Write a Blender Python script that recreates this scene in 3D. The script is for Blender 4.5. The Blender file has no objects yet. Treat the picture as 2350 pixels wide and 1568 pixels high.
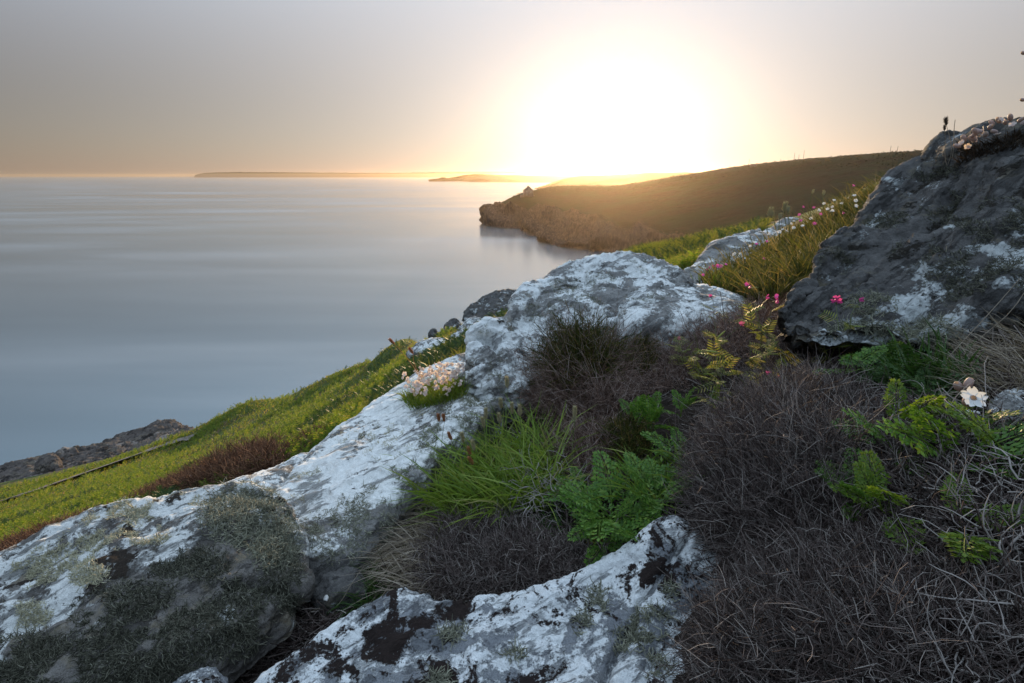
import bpy, math, random
import numpy as np
from mathutils import Vector
from mathutils.bvhtree import BVHTree

# ---------------------------------------------------------------- camera, world, sun, exposure
scene = bpy.context.scene
COL = scene.collection
CZ = 43.0                                   # the eye is 43 m above the sea
PITCH = math.atan((784 - 403) / 1175.0)
SP, CP = math.sin(PITCH), math.cos(PITCH)
cam = bpy.data.cameras.new('camera')
cam.lens, cam.sensor_width = 18.0, 36.0
cam.clip_start, cam.clip_end = 0.05, 120000.0
camo = bpy.data.objects.new('camera', cam)
camo.location = (0, 0, CZ)
camo.rotation_euler = (math.pi / 2 - PITCH, 0, 0)
COL.objects.link(camo)
scene.camera = camo

SUN_EL, SUN_AZ = math.radians(5.0), math.radians(10.5)      # azimuth clockwise from +Y
SUN_DIR = (math.sin(SUN_AZ) * math.cos(SUN_EL), math.cos(SUN_AZ) * math.cos(SUN_EL), math.sin(SUN_EL))

world = bpy.data.worlds.new('World')
scene.world = world
world.use_nodes = True
wn, wl = world.node_tree.nodes, world.node_tree.links
wn.clear()
w_out = wn.new('ShaderNodeOutputWorld')
w_sky = wn.new('ShaderNodeTexSky')
w_sky.sky_type = 'NISHITA'
w_sky.sun_disc = False
w_sky.sun_elevation, w_sky.sun_rotation = SUN_EL, SUN_AZ
w_sky.altitude, w_sky.air_density, w_sky.dust_density, w_sky.ozone_density = 0.0, 1.0, 0.25, 2.2
w_bg = wn.new('ShaderNodeBackground')
w_bg.inputs['Strength'].default_value = 0.05
w_hsv = wn.new('ShaderNodeHueSaturation'); w_hsv.inputs['Saturation'].default_value = 0.85; w_hsv.inputs['Value'].default_value = 0.52
wl.new(w_sky.outputs[0], w_hsv.inputs['Color'])
w_tint = wn.new('ShaderNodeMix'); w_tint.data_type = 'RGBA'; w_tint.blend_type = 'MULTIPLY'
w_tint.inputs[0].default_value = 1.0; w_tint.inputs[7].default_value = (1.15, 0.895, 0.95, 1)
wl.new(w_hsv.outputs[0], w_tint.inputs[6])
wl.new(w_tint.outputs[2], w_bg.inputs['Color'])
# thin veil of high haze round the sun: a wide aureole that fades with the angle from the sun
w_tc = wn.new('ShaderNodeTexCoord')
w_dot = wn.new('ShaderNodeVectorMath'); w_dot.operation = 'DOT_PRODUCT'
w_flat = wn.new('ShaderNodeVectorMath'); w_flat.operation = 'MULTIPLY'      # the haze lies in layers: the glow is wider than it is tall
w_flat.inputs[1].default_value = (1.0, 1.0, 1.9)
w_nrm = wn.new('ShaderNodeVectorMath'); w_nrm.operation = 'NORMALIZE'
wl.new(w_tc.outputs['Generated'], w_flat.inputs[0]); wl.new(w_flat.outputs[0], w_nrm.inputs[0])
w_dot.inputs[1].default_value = Vector((SUN_DIR[0], SUN_DIR[1], SUN_DIR[2] * 1.9)).normalized()
wl.new(w_nrm.outputs[0], w_dot.inputs[0])
w_acos = wn.new('ShaderNodeMath'); w_acos.operation = 'ARCCOSINE'
wl.new(w_dot.outputs['Value'], w_acos.inputs[0])
def aureole(amount, width, colour, power=1.0):
    q = wn.new('ShaderNodeMath'); q.operation = 'MULTIPLY'; q.inputs[1].default_value = 1.0 / width
    wl.new(w_acos.outputs[0], q.inputs[0])
    r = wn.new('ShaderNodeMath'); r.operation = 'POWER'; r.inputs[1].default_value = power
    wl.new(q.outputs[0], r.inputs[0])
    m = wn.new('ShaderNodeMath'); m.operation = 'MULTIPLY'; m.inputs[1].default_value = -1.0
    wl.new(r.outputs[0], m.inputs[0])
    e = wn.new('ShaderNodeMath'); e.operation = 'EXPONENT'
    wl.new(m.outputs[0], e.inputs[0])
    k = wn.new('ShaderNodeMath'); k.operation = 'MULTIPLY'; k.inputs[1].default_value = amount
    wl.new(e.outputs[0], k.inputs[0])
    b = wn.new('ShaderNodeBackground'); b.inputs['Color'].default_value = (*colour, 1)
    wl.new(k.outputs[0], b.inputs['Strength'])
    return b
def add_shader(a, b):
    s = wn.new('ShaderNodeAddShader')
    wl.new(a.outputs[0], s.inputs[0]); wl.new(b.outputs[0], s.inputs[1])
    return s
w_sum = add_shader(w_bg, aureole(0.76, 0.52, (1.0, 0.885, 0.765)))
w_sum = add_shader(w_sum, aureole(0.50, 0.11, (1.0, 0.90, 0.72)))
# milky dome; overhead an added fill that lights the foreground, weaker at the horizon
w_sep = wn.new('ShaderNodeSeparateXYZ')
wl.new(w_tc.outputs['Generated'], w_sep.inputs[0])
w_el = wn.new('ShaderNodeMapRange'); w_el.interpolation_type = 'SMOOTHSTEP'
w_el.inputs['From Min'].default_value, w_el.inputs['From Max'].default_value = 0.08, 0.80
w_el.inputs['To Min'].default_value, w_el.inputs['To Max'].default_value = 0.015, 0.86
wl.new(w_sep.outputs['Z'], w_el.inputs['Value'])
w_dome = wn.new('ShaderNodeBackground'); w_dome.inputs['Color'].default_value = (0.72, 0.97, 1.28, 1)
wl.new(w_el.outputs[0], w_dome.inputs['Strength'])
w_sum = add_shader(w_sum, w_dome)
wl.new(w_sum.outputs[0], w_out.inputs['Surface'])

sun = bpy.data.lights.new('sun', 'SUN')
sun.energy, sun.angle, sun.color = 5.0, math.radians(1.5), (1.0, 0.70, 0.39)
suno = bpy.data.objects.new('sun', sun)
suno.rotation_euler = Vector(SUN_DIR).to_track_quat('Z', 'Y').to_euler()
suno.location = (0, 0, 90)
COL.objects.link(suno)

vs = scene.view_settings
vs.view_transform, vs.look, vs.exposure, vs.gamma = 'Standard', 'None', 0.45, 1.0
vs.use_curve_mapping = False
scene.cycles.use_denoising = True
scene.cycles.max_bounces = 6
scene.cycles.diffuse_bounces = 3
scene.cycles.transmission_bounces = 4
scene.cycles.volume_bounces = 1
scene.cycles.sample_clamp_indirect = 4.0

# ---------------------------------------------------------------- helpers
RNG = np.random.default_rng(7)
_perm = np.random.default_rng(3).permutation(256).astype(np.int64)
_perm = np.concatenate([_perm, _perm, _perm])
_grad = np.random.default_rng(5).normal(size=(256, 3))
_grad /= np.linalg.norm(_grad, axis=1)[:, None]

def noise3(p):
    """gradient noise, p (n,3) -> about -1..1"""
    i = np.floor(p).astype(np.int64)
    f = p - i
    i &= 255
    u = f * f * f * (f * (f * 6 - 15) + 10)
    r = 0
    for dx in (0, 1):
        wx = u[:, 0] if dx else 1 - u[:, 0]
        for dy in (0, 1):
            wy = u[:, 1] if dy else 1 - u[:, 1]
            for dz in (0, 1):
                wz = u[:, 2] if dz else 1 - u[:, 2]
                h = _perm[_perm[_perm[i[:, 0] + dx] + i[:, 1] + dy] + i[:, 2] + dz]
                g = _grad[h]
                d = f - np.array([dx, dy, dz])
                r = r + wx * wy * wz * (g * d).sum(1)
    return r * 1.6

def fbm(p, octaves=5, gain=0.5, lac=2.03, ridged=False):
    a, s, tot = 1.0, 0.0, 0.0
    q = np.array(p, float)
    for _ in range(octaves):
        n = noise3(q)
        if ridged:
            n = 1 - 2 * np.abs(n)
        s = s + a * n
        tot += a
        a *= gain
        q = q * lac + 17.3
    return s / tot

def P(u, v, d):
    """point at depth d seen at (u,v) of a 2350 x 1568 frame"""
    u, v, d = np.broadcast_arrays(np.asarray(u, float), np.asarray(v, float), np.asarray(d, float))
    xc = (u - 1175) / 1175 * d
    yc = (784 - v) / 1175 * d
    return np.stack([xc, d * CP + yc * SP, CZ - d * SP + yc * CP], -1)

def proj(p):
    q = np.asarray(p, float) - np.array([0, 0, CZ])
    d = q[:, 1] * CP - q[:, 2] * SP
    y = q[:, 1] * SP + q[:, 2] * CP
    d = np.where(d < 1e-4, 1e-4, d)
    return 1175 + q[:, 0] / d * 1175, 784 - y / d * 1175, d

def tag(o, label=None, cat=None, group=None, kind=None):
    if label: o['label'] = label
    if cat: o['category'] = cat
    if group: o['group'] = group
    if kind: o['kind'] = kind
    return o

def empty(name, loc):
    o = bpy.data.objects.new(name, None)
    o.location = loc
    o.empty_display_size = 0.05
    COL.objects.link(o)
    return o

def mesh_from(name, verts, faces, smooth=True):
    """faces: (m,k) array or list of such arrays (k may differ)"""
    verts = np.asarray(verts, np.float32)
    fl = faces if isinstance(faces, list) else [faces]
    fl = [np.asarray(f, np.int32) for f in fl if len(f)]
    me = bpy.data.meshes.new(name)
    me.vertices.add(len(verts))
    me.vertices.foreach_set('co', verts.ravel())
    loops = np.concatenate([f.ravel() for f in fl])
    sizes = np.concatenate([np.full(len(f), f.shape[1], np.int32) for f in fl])
    starts = np.concatenate([[0], np.cumsum(sizes)[:-1]]).astype(np.int32)
    me.loops.add(len(loops))
    me.loops.foreach_set('vertex_index', loops)
    me.polygons.add(len(sizes))
    me.polygons.foreach_set('loop_start', starts)
    me.update(calc_edges=True)
    if smooth:
        me.polygons.foreach_set('use_smooth', np.ones(len(sizes), bool))
    return me

def obj(name, me, mat=None, parent=None, loc=None):
    o = bpy.data.objects.new(name, me)
    if mat is not None and len(me.materials) == 0:
        for m in (mat if isinstance(mat, (list, tuple)) else [mat]):
            me.materials.append(m)
    COL.objects.link(o)
    if parent is not None:
        o.parent = parent
    if loc is not None:
        o.location = loc
    return o

class MB:
    """collects vertex / face arrays"""
    def __init__(s):
        s.v, s.f, s.n = [], [], 0
    def add(s, v, f):
        v = np.asarray(v, float).reshape(-1, 3)
        for ff in (f if isinstance(f, list) else [f]):
            if len(ff): s.f.append(np.asarray(ff, np.int64) + s.n)
        s.v.append(v); s.n += len(v)
        return s
    def mesh(s, name, smooth=True, origin=None):
        v = np.concatenate(s.v)
        if origin is not None: v = v - np.asarray(origin)
        groups = {}
        for f in s.f: groups.setdefault(f.shape[1], []).append(f)
        return mesh_from(name, v, [np.concatenate(g) for g in groups.values()], smooth)

def tubes(paths, radii, sides=3):
    """paths (n,k,3), radii (n,k) -> verts, quads"""
    paths = np.asarray(paths, float); n, k, _ = paths.shape
    radii = np.broadcast_to(np.asarray(radii, float), (n, k))
    t = np.gradient(paths, axis=1)
    t /= np.linalg.norm(t, axis=2, keepdims=True) + 1e-12
    ref = np.where(np.abs(t[:, :1, 2:3]) > 0.8, np.array([1.0, 0.13, 0]), np.array([0.1, 0.05, 1.0]))
    a = np.cross(t, np.broadcast_to(ref, t.shape)); a /= np.linalg.norm(a, axis=2, keepdims=True) + 1e-12
    b = np.cross(t, a)
    ang = np.arange(sides) * 2 * math.pi / sides
    ring = (a[:, :, None, :] * np.cos(ang)[None, None, :, None] + b[:, :, None, :] * np.sin(ang)[None, None, :, None])
    v = paths[:, :, None, :] + ring * radii[:, :, None, None]
    base = (np.arange(n)[:, None, None] * k + np.arange(k - 1)[None, :, None]) * sides
    s0 = np.arange(sides)[None, None, :]; s1 = (s0 + 1) % sides
    q = np.stack([base + s0, base + s1, base + sides + s1, base + sides + s0], -1)
    return v.reshape(-1, 3), q.reshape(-1, 4)

def ribbons(paths, widths, side):
    """flat strips: paths (n,k,3), widths (n,k), side (n,3) or (n,k,3)"""
    paths = np.asarray(paths, float); n, k, _ = paths.shape
    widths = np.broadcast_to(np.asarray(widths, float), (n, k))
    side = np.asarray(side, float)
    if side.ndim == 2: side = np.repeat(side[:, None, :], k, 1)
    v = np.stack([paths - side * widths[:, :, None] * 0.5, paths + side * widths[:, :, None] * 0.5], 2)
    b = (np.arange(n)[:, None] * k + np.arange(k - 1)[None, :]) * 2
    q = np.stack([b, b + 1, b + 3, b + 2], -1)
    return v.reshape(-1, 3), q.reshape(-1, 4)

def unit(a):
    a = np.asarray(a, float)
    return a / (np.linalg.norm(a, axis=-1, keepdims=True) + 1e-12)

def strands(root, direc, length, k=5, curl=0.3, droop=0.0, rng=RNG):
    """wandering paths from roots: (n,3),(n,3),(n,) -> (n,k,3)"""
    n = len(root)
    d = unit(direc)
    pts = [np.asarray(root, float)]
    step = np.asarray(length, float)[:, None] / (k - 1)
    kink = rng.normal(size=(n, 3))
    for _ in range(k - 1):
        kink = 0.6 * kink + 0.8 * rng.normal(size=(n, 3))
        d = unit(d + curl * kink / math.sqrt(k) + np.array([0, 0, -droop / k]))
        pts.append(pts[-1] + d * step)
    return np.stack(pts, 1)

def catmull(pts, t):
    """pts (m,c) sampled at t in 0..m-1"""
    m = len(pts)
    i = np.clip(np.floor(t).astype(int), 0, m - 2)
    f = (t - i)[:, None]
    g = lambda j: pts[np.clip(j, 0, m - 1)]
    p0, p1, p2, p3 = g(i - 1), g(i), g(i + 1), g(i + 2)
    return 0.5 * ((2 * p1) + (p2 - p0) * f + (2 * p0 - 5 * p1 + 4 * p2 - p3) * f ** 2 + (3 * p1 - p0 - 3 * p2 + p3) * f ** 3)

def resample(poly, n):
    poly = np.asarray(poly, float)
    p = P(poly[:, 0], poly[:, 1], poly[:, 2])
    L = np.concatenate([[0], np.cumsum(np.linalg.norm(np.diff(p, axis=0), axis=1))])
    s = np.linspace(0, L[-1], n)
    t = np.interp(s, L, np.arange(len(p)))
    return catmull(p, t)

def grid_faces(nv, nu, wrap=False):
    i = np.arange(nv - 1)[:, None]; j = np.arange(nu if wrap else nu - 1)[None, :]
    j1 = (j + 1) % nu
    return np.stack([i * nu + j, i * nu + j1, (i + 1) * nu + j1, (i + 1) * nu + j], -1).reshape(-1, 4)

def grid_normals(g, wrap=False):
    du = np.gradient(g, axis=1); dv = np.gradient(g, axis=0)
    n = np.cross(du, dv)
    return n / (np.linalg.norm(n, axis=2, keepdims=True) + 1e-12)

# ---------------------------------------------------------------- materials
MATS = {}
def nodes_of(name):
    m = bpy.data.materials.new(name); m.use_nodes = True
    nt = m.node_tree; nt.nodes.clear()
    out = nt.nodes.new('ShaderNodeOutputMaterial')
    MATS[name] = m
    return m, nt, out

class NT:
    def __init__(s, nt): s.nt = nt
    def n(s, t, **kw):
        x = s.nt.nodes.new(t)
        for k, v in kw.items(): setattr(x, k, v)
        return x
    def l(s, a, b): s.nt.links.new(a, b)
    def coord(s): return s.n('ShaderNodeTexCoord').outputs['Object']
    def mapping(s, vec, scale=(1, 1, 1), rot=(0, 0, 0), loc=(0, 0, 0)):
        m = s.n('ShaderNodeMapping'); s.l(vec, m.inputs['Vector'])
        m.inputs['Scale'].default_value = scale; m.inputs['Rotation'].default_value = rot; m.inputs['Location'].default_value = loc
        return m.outputs[0]
    def noise(s, vec, scale, detail=6, rough=0.55, dist=0.0):
        t = s.n('ShaderNodeTexNoise'); s.l(vec, t.inputs['Vector'])
        t.inputs['Scale'].default_value = scale; t.inputs['Detail'].default_value = detail
        t.inputs['Roughness'].default_value = rough; t.inputs['Distortion'].default_value = dist
        return t.outputs['Fac']
    def voronoi(s, vec, scale, feature='F1'):
        t = s.n('ShaderNodeTexVoronoi', feature=feature); s.l(vec, t.inputs['Vector'])
        t.inputs['Scale'].default_value = scale
        return t.outputs['Distance']
    def ramp(s, fac, stops, interp='LINEAR'):
        r = s.n('ShaderNodeValToRGB'); s.l(fac, r.inputs[0]); r.color_ramp.interpolation = interp
        e = r.color_ramp.elements
        while len(e) < len(stops): e.new(0.5)
        for el, (p, c) in zip(e, stops):
            el.position = p; el.color = (*c, 1) if not isinstance(c, (int, float)) else (c, c, c, 1)
        return r.outputs[0]
    def mix(s, fac, a, b, blend='MIX'):
        m = s.n('ShaderNodeMix', data_type='RGBA', blend_type=blend)
        for sock, val in ((m.inputs[0], fac), (m.inputs[6], a), (m.inputs[7], b)):
            if isinstance(val, (int, float)): sock.default_value = val
            elif isinstance(val, tuple): sock.default_value = (*val, 1)
            else: s.l(val, sock)
        return m.outputs[2]
    def math(s, op, a, b=0.0, clamp=False):
        m = s.n('ShaderNodeMath', operation=op, use_clamp=clamp)
        for sock, val in zip(m.inputs, (a, b)):
            if isinstance(val, (int, float)): sock.default_value = val
            else: s.l(val, sock)
        return m.outputs[0]
    def bump(s, h, strength, dist, prev=None):
        b = s.n('ShaderNodeBump'); b.inputs['Strength'].default_value = strength; b.inputs['Distance'].default_value = dist
        s.l(h, b.inputs['Height'])
        if prev is not None: s.l(prev, b.inputs['Normal'])
        return b.outputs[0]
    def bsdf(s, out, col, rough=0.85, spec=0.25, normal=None):
        b = s.n('ShaderNodeBsdfPrincipled')
        if isinstance(col, tuple): b.inputs['Base Color'].default_value = (*col, 1)
        else: s.l(col, b.inputs['Base Color'])
        if isinstance(rough, (int, float)): b.inputs['Roughness'].default_value = rough
        else: s.l(rough, b.inputs['Roughness'])
        b.inputs['Specular IOR Level'].default_value = spec
        if normal is not None: s.l(normal, b.inputs['Normal'])
        if out is not None: s.l(b.outputs[0], out.inputs['Surface'])
        return b

def rock_material(name, base_lo, base_hi, pale, dark, pale_cut, dark_cut, scale=1.0, bump_d=0.004, ochre=0.25):
    """granite with pale crustose lichen, dark moss and a little ochre growth; base coordinates in metres"""
    m, nt, out = nodes_of(name); N = NT(nt)
    c = N.coord()
    st = N.mapping(c, (1.0, 1.0, 1.7), (0.2, 0.45, 0.3))
    warp = N.noise(c, 9 * scale, 5, 0.6)
    n_big = N.noise(st, 3.2 * scale, 9, 0.62, 0.4)
    n_mid = N.noise(st, 11 * scale, 8, 0.65, 0.3)
    n_fine = N.noise(c, 90 * scale, 5, 0.7)
    grain = N.noise(c, 420 * scale, 3, 0.7)
    base = N.ramp(N.math('ADD', N.math('MULTIPLY', n_mid, 0.6), N.math('MULTIPLY', n_fine, 0.4)),
                  [(0.33, base_lo), (0.5, tuple((a + b) / 2 for a, b in zip(base_lo, base_hi))), (0.68, base_hi)])
    base = N.mix(N.math('MULTIPLY', N.ramp(grain, [(0.42, 1.0), (0.5, 0.0)]), 0.45), base, tuple(x * 0.45 for x in base_lo))
    # ochre growth
    o = N.math('MULTIPLY', N.ramp(N.noise(st, 7 * scale, 7, 0.7), [(0.54, 0.0), (0.62, 1.0)]), ochre)
    base = N.mix(o, base, (0.20, 0.16, 0.085))
    # pale crustose lichen
    pm = N.math('ADD', N.math('MULTIPLY', n_big, 0.5), N.math('MULTIPLY', n_mid, 0.34))
    pm = N.math('ADD', pm, N.math('MULTIPLY', n_fine, 0.16))
    cr = N.n('ShaderNodeAttribute', attribute_name='crust_shade')
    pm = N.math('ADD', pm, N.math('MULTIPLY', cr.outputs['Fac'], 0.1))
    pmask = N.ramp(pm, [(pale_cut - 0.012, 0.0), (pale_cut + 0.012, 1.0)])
    pcol = N.mix(N.ramp(N.noise(c, 55 * scale, 6, 0.7), [(0.35, 0.0), (0.65, 1.0)]), tuple(x * 0.72 for x in pale), pale)
    pcol = N.mix(N.ramp(grain, [(0.36, 0.55), (0.47, 0.0)]), pcol, tuple(x * 0.35 for x in pale))
    col = N.mix(pmask, base, pcol)
    # weathered lines that follow the dip of the rock
    ax = (0.808, 0.253, 0.556)
    dt = N.n('ShaderNodeVectorMath', operation='DOT_PRODUCT'); N.l(c, dt.inputs[0]); dt.inputs[1].default_value = ax
    sc_ = N.n('ShaderNodeVectorMath', operation='SCALE'); sc_.inputs[0].default_value = ax; N.l(N.math('MULTIPLY', dt.outputs['Value'], 0.86), sc_.inputs['Scale'])
    sb_ = N.n('ShaderNodeVectorMath', operation='SUBTRACT'); N.l(c, sb_.inputs[0]); N.l(sc_.outputs[0], sb_.inputs[1])
    streak = N.noise(sb_.outputs[0], 24 * scale, 8, 0.68, 0.2)
    smask = N.ramp(streak, [(0.535, 0.0), (0.60, 1.0)])
    col = N.mix(N.math('MULTIPLY', smask, 0.72), col, tuple(x * 0.75 for x in base_lo))
    # dark moss
    dm = N.math('ADD', N.math('MULTIPLY', N.noise(N.mapping(st, loc=(4.1, 2.2, 7.7)), 6.5 * scale, 8, 0.6, 0.5), 0.75), N.math('MULTIPLY', n_fine, 0.25))
    dmask = N.ramp(dm, [(dark_cut - 0.01, 0.0), (dark_cut + 0.012, 1.0)])
    dcol = N.mix(n_fine, tuple(x * 0.4 for x in dark), dark)
    col = N.mix(dmask, col, dcol)
    h = N.math('ADD', N.math('MULTIPLY', n_fine, 0.5), N.math('MULTIPLY', grain, 0.3))
    h = N.math('ADD', h, N.math('MULTIPLY', pmask, 0.35))
    h = N.math('SUBTRACT', h, N.math('MULTIPLY', smask, 0.9))
    h = N.math('ADD', h, N.math('MULTIPLY', N.math('MULTIPLY', dmask, grain), 1.6))
    nor = N.bump(N.math('ADD', n_mid, N.math('MULTIPLY', N.voronoi(st, 26 * scale), 0.4)), 0.9, bump_d * 4)
    nor = N.bump(h, 0.9, bump_d, nor)
    N.bsdf(out, col, 0.92, 0.18, nor)
    return m

def leaf_material(name, stops, translucent=0.45, rough=0.55, spec=0.3):
    """thin green or straw tissue: colour varies from one blade to the next, light passes through"""
    m, nt, out = nodes_of(name); N = NT(nt)
    g = N.n('ShaderNodeNewGeometry')
    r = g.outputs['Random Per Island']
    col = N.ramp(r, stops)
    col = N.mix(N.math('MULTIPLY', N.noise(N.coord(), 40, 3), 0.5), col, tuple(x * 0.6 for x in stops[0][1]))
    b = N.bsdf(None, col, rough, spec)
    t = N.n('ShaderNodeBsdfTranslucent'); N.l(N.mix(0.45, col, (1.0, 0.9, 0.3), 'MULTIPLY'), t.inputs['Color'])
    mx = N.n('ShaderNodeMixShader'); mx.inputs[0].default_value = translucent
    N.l(b.outputs[0], mx.inputs[1]); N.l(t.outputs[0], mx.inputs[2]); N.l(mx.outputs[0], out.inputs['Surface'])
    return m

def plain_material(name, stops, rough=0.85, spec=0.2, by='island', scale=60):
    m, nt, out = nodes_of(name); N = NT(nt)
    if by == 'island': f = N.n('ShaderNodeNewGeometry').outputs['Random Per Island']
    else: f = N.noise(N.coord(), scale, 6, 0.65)
    N.bsdf(out, N.ramp(f, stops), rough, spec)
    return m
# ---------------------------------------------------------------- ground under and around the eye
def _cp(u, v, d):
    p = P(u, v, d); return (p[0], p[1], p[2] - CZ)
CTRL = [(-1, .2, -1.15), (0, .2, -.74), (.6, .2, -.5), (1.2, .2, -.18), (-.4, -.3, -.95), (.5, -.3, -.5), (0, -.15, -.72),
        (-1, .7, -1.2), (-.5, .65, -1.0), (0, .65, -.80), (.3, .62, -.68), (.55, .6, -.50), (1.0, .6, -.18),
        (-1.2, 1.2, -1.35), (-.5, 1.1, -1.0), (0, 1.1, -.80), (.3, 1.05, -.70), (.6, 1.05, -.55), (1.1, 1.0, -.28),
        (-1.3, 2, -1.8), (-.4, 1.8, -1.15), (.1, 1.6, -.80), (.5, 1.7, -.68), (.9, 1.4, -.48), (1.6, 1.6, -.15),
        (-1.2, 3, -2.3), (0, 2.9, -1.1), (.7, 2.6, -.72), (1.4, 2.5, -.42), (2.4, 2.2, 0.1),
        (6, 2, 1.6), (10, 0, 3.5), (20, -5, 8), (0, -3, -.6), (-5, -3, -3.5), (5, -3, 1.8), (-30, -10, -20), (0, -30, -3),
        (30, -10, 11), (-150, -50, -47), (-90, 0, -46), (-20, 1, -14), (-6, 0, -4.2), (60, 10, 16), (150, 20, 20), (150, -60, 22), (0, -150, -10), (-100, -120, -46), (12, 6, 2.5)]
CTRL += [_cp(*c) for c in [
    (1590, 655, 3.2), (1700, 600, 3.6), (1830, 515, 4.5), (2060, 408, 3.8), (1900, 585, 2.6), (1780, 640, 2.6), (1700, 540, 7), (1580, 592, 7), (1440, 596, 9),
    (1700, 531, 10), (1750, 517, 8), (1560, 570, 14), (1460, 579, 15), (1390, 602, 14),
    (1180, 716, 16), (1150, 745, 9.5), (1150, 728, 12.5), (1050, 828, 7), (1050, 792, 10), (1050, 768, 14), (1050, 752, 20),
    (950, 885, 7), (950, 842, 11), (950, 812, 18), (950, 786, 29), (800, 978, 7.5), (800, 932, 13), (800, 896, 22), (800, 862, 41),
    (600, 1097, 6.3), (600, 1050, 12), (600, 1002, 24), (600, 965, 40), (600, 938, 59), (430, 1148, 6.5), (430, 1092, 19), (430, 1042, 42), (430, 1000, 79),
    (200, 1218, 7), (200, 1160, 18), (200, 1105, 42), (200, 1064, 71), (0, 1292, 6.5), (0, 1232, 15), (0, 1165, 40), (0, 1114, 67),
    (800, 881, 30), (800, 869, 36), (800, 869, 48), (875, 843, 27), (875, 834, 43), (950, 799, 23), (950, 793, 35), (600, 953, 48), (600, 948, 70), (700, 921, 40), (700, 911, 60), (1050, 760, 17), (1050, 762, 25), (430, 1022, 58), (430, 1010, 92), (1125, 740, 21), (1180, 722, 19), (875, 830, 35), (700, 902, 50), (515, 970, 69), (1010, 764, 24), (1125, 732, 17), (875, 855, 22), (875, 890, 12), (700, 940, 32), (700, 985, 16), (515, 1015, 38), (515, 1060, 20), (320, 1035, 76), (320, 1070, 45), (100, 1090, 70), (100, 1135, 42), (300, 1125, 20), (320, 1170, 9), (-300, 1380, 7), (-300, 1330, 15), (-300, 1260, 38), (-300, 1200, 62), (-700, 1560, 9), (-700, 1450, 30), (700, 1045, 6.6), (900, 925, 6.8), (300, 1188, 6.6), (100, 1255, 6.6)]]
def _beyond(lst):
    out = []
    for u, v, d, f, dz in lst:
        p = P(u, v, d); x, y, z = p[0] * f, p[1] * f, p[2] - CZ
        out.append((x, y, max(z * f - dz, -46.5)))
    return out
CTRL += _beyond([(1390, 602, 14, 1.7, 4), (1560, 570, 15, 1.7, 3.5), (1700, 531, 12, 2, 2.5), (1180, 718, 16, 1.5, 5), (1080, 748, 19, 1.5, 6),
                 (950, 785, 29, 1.4, 7), (800, 862, 41, 1.35, 9), (600, 940, 59, 1.3, 14), (430, 1000, 80, 1.25, 12), (0, 1112, 68, 1.25, 9), (200, 1062, 72, 1.25, 9), (-300, 1200, 62, 1.3, 12),
                 (1390, 602, 14, 8, 44), (1560, 570, 15, 7, 44), (1180, 718, 16, 6, 44), (1080, 748, 19, 5, 44), (950, 785, 29, 3.2, 44), (800, 862, 41, 2.2, 44), (600, 940, 59, 1.8, 44), (1750, 517, 10, 3, 3), (2060, 408, 4, 3, 2.0),
                 (2060, 408, 4, 20, 13), (1750, 517, 10, 10, 22)])
CTRL = np.array(CTRL, float)
def _logpolar(x, y):
    return np.stack([np.arctan2(x, y) * 1.6, np.log(np.hypot(x, y) + 0.25)], -1)
def _tps(d2):
    return 0.5 * d2 * np.log(d2 + 1e-9)
_cr = np.hypot(CTRL[:, 0], CTRL[:, 1]) + 0.25
_cl = _logpolar(CTRL[:, 0], CTRL[:, 1])
def _fit():
    n = len(_cl)
    K = _tps(((_cl[:, None] - _cl[None]) ** 2).sum(-1)) + np.eye(n) * 0.0005
    Q = np.concatenate([np.ones((n, 1)), _cl], 1)
    A = np.zeros((n + 3, n + 3)); A[:n, :n] = K; A[:n, n:] = Q; A[n:, :n] = Q.T
    b = np.concatenate([CTRL[:, 2] / _cr, np.zeros(3)])
    return np.linalg.solve(A, b)
_W = _fit()
def ground_z(x, y):
    x = np.asarray(x, float).ravel(); y = np.asarray(y, float).ravel()
    out = np.empty(len(x))
    for s in range(0, len(x), 20000):
        L = _logpolar(x[s:s + 20000], y[s:s + 20000])
        q = _tps(((L[:, None] - _cl[None]) ** 2).sum(-1)) @ _W[:-3] + _W[-3] + L @ _W[-2:]
        out[s:s + 20000] = q * (np.hypot(x[s:s + 20000], y[s:s + 20000]) + 0.25)
    r = np.hypot(x, y)
    p = np.stack([x, y, np.zeros_like(x)], -1)
    amp = np.clip(r * 0.012, 0.012, 0.35)
    out += amp * (0.6 * fbm(p / np.clip(r, 0.5, 60)[:, None] * 4.0, 3) * np.clip(r, 0, 1)) * 0.8
    out += 0.02 * fbm(p * 6, 3) + np.where(r > 4, 0.10 * fbm(p * 0.9, 3), 0)
    out -= np.where((r > 110) & (np.arctan2(x, y) < 0.5) & (y > -20), (r - 110) * 0.6, 0)
    return np.maximum(out + CZ, -2.5)

# earth / turf material shared by the ground sheet
def ground_material():
    m, nt, out = nodes_of('turf_and_peat'); N = NT(nt)
    c = N.coord()
    n1 = N.noise(c, 0.35, 7, 0.6); n2 = N.noise(c, 3.0, 7, 0.65); n3 = N.noise(c, 45, 5, 0.7)
    g = N.ramp(n2, [(0.3, (0.028, 0.045, 0.012)), (0.5, (0.06, 0.085, 0.02)), (0.72, (0.10, 0.10, 0.03))])
    g = N.mix(N.ramp(n1, [(0.46, 0.0), (0.6, 1.0)]), g, (0.075, 0.052, 0.03))
    p = N.ramp(n3, [(0.3, (0.010, 0.008, 0.006)), (0.6, (0.032, 0.023, 0.017)), (0.8, (0.06, 0.045, 0.035))])
    at = N.n('ShaderNodeAttribute', attribute_name='turf')
    col = N.mix(at.outputs['Fac'], p, g)
    nor = N.bump(n3, 1.0, 0.01, N.bump(n2, 0.6, 0.05))
    N.bsdf(out, col, 0.95, 0.1, nor)
    return m
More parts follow.
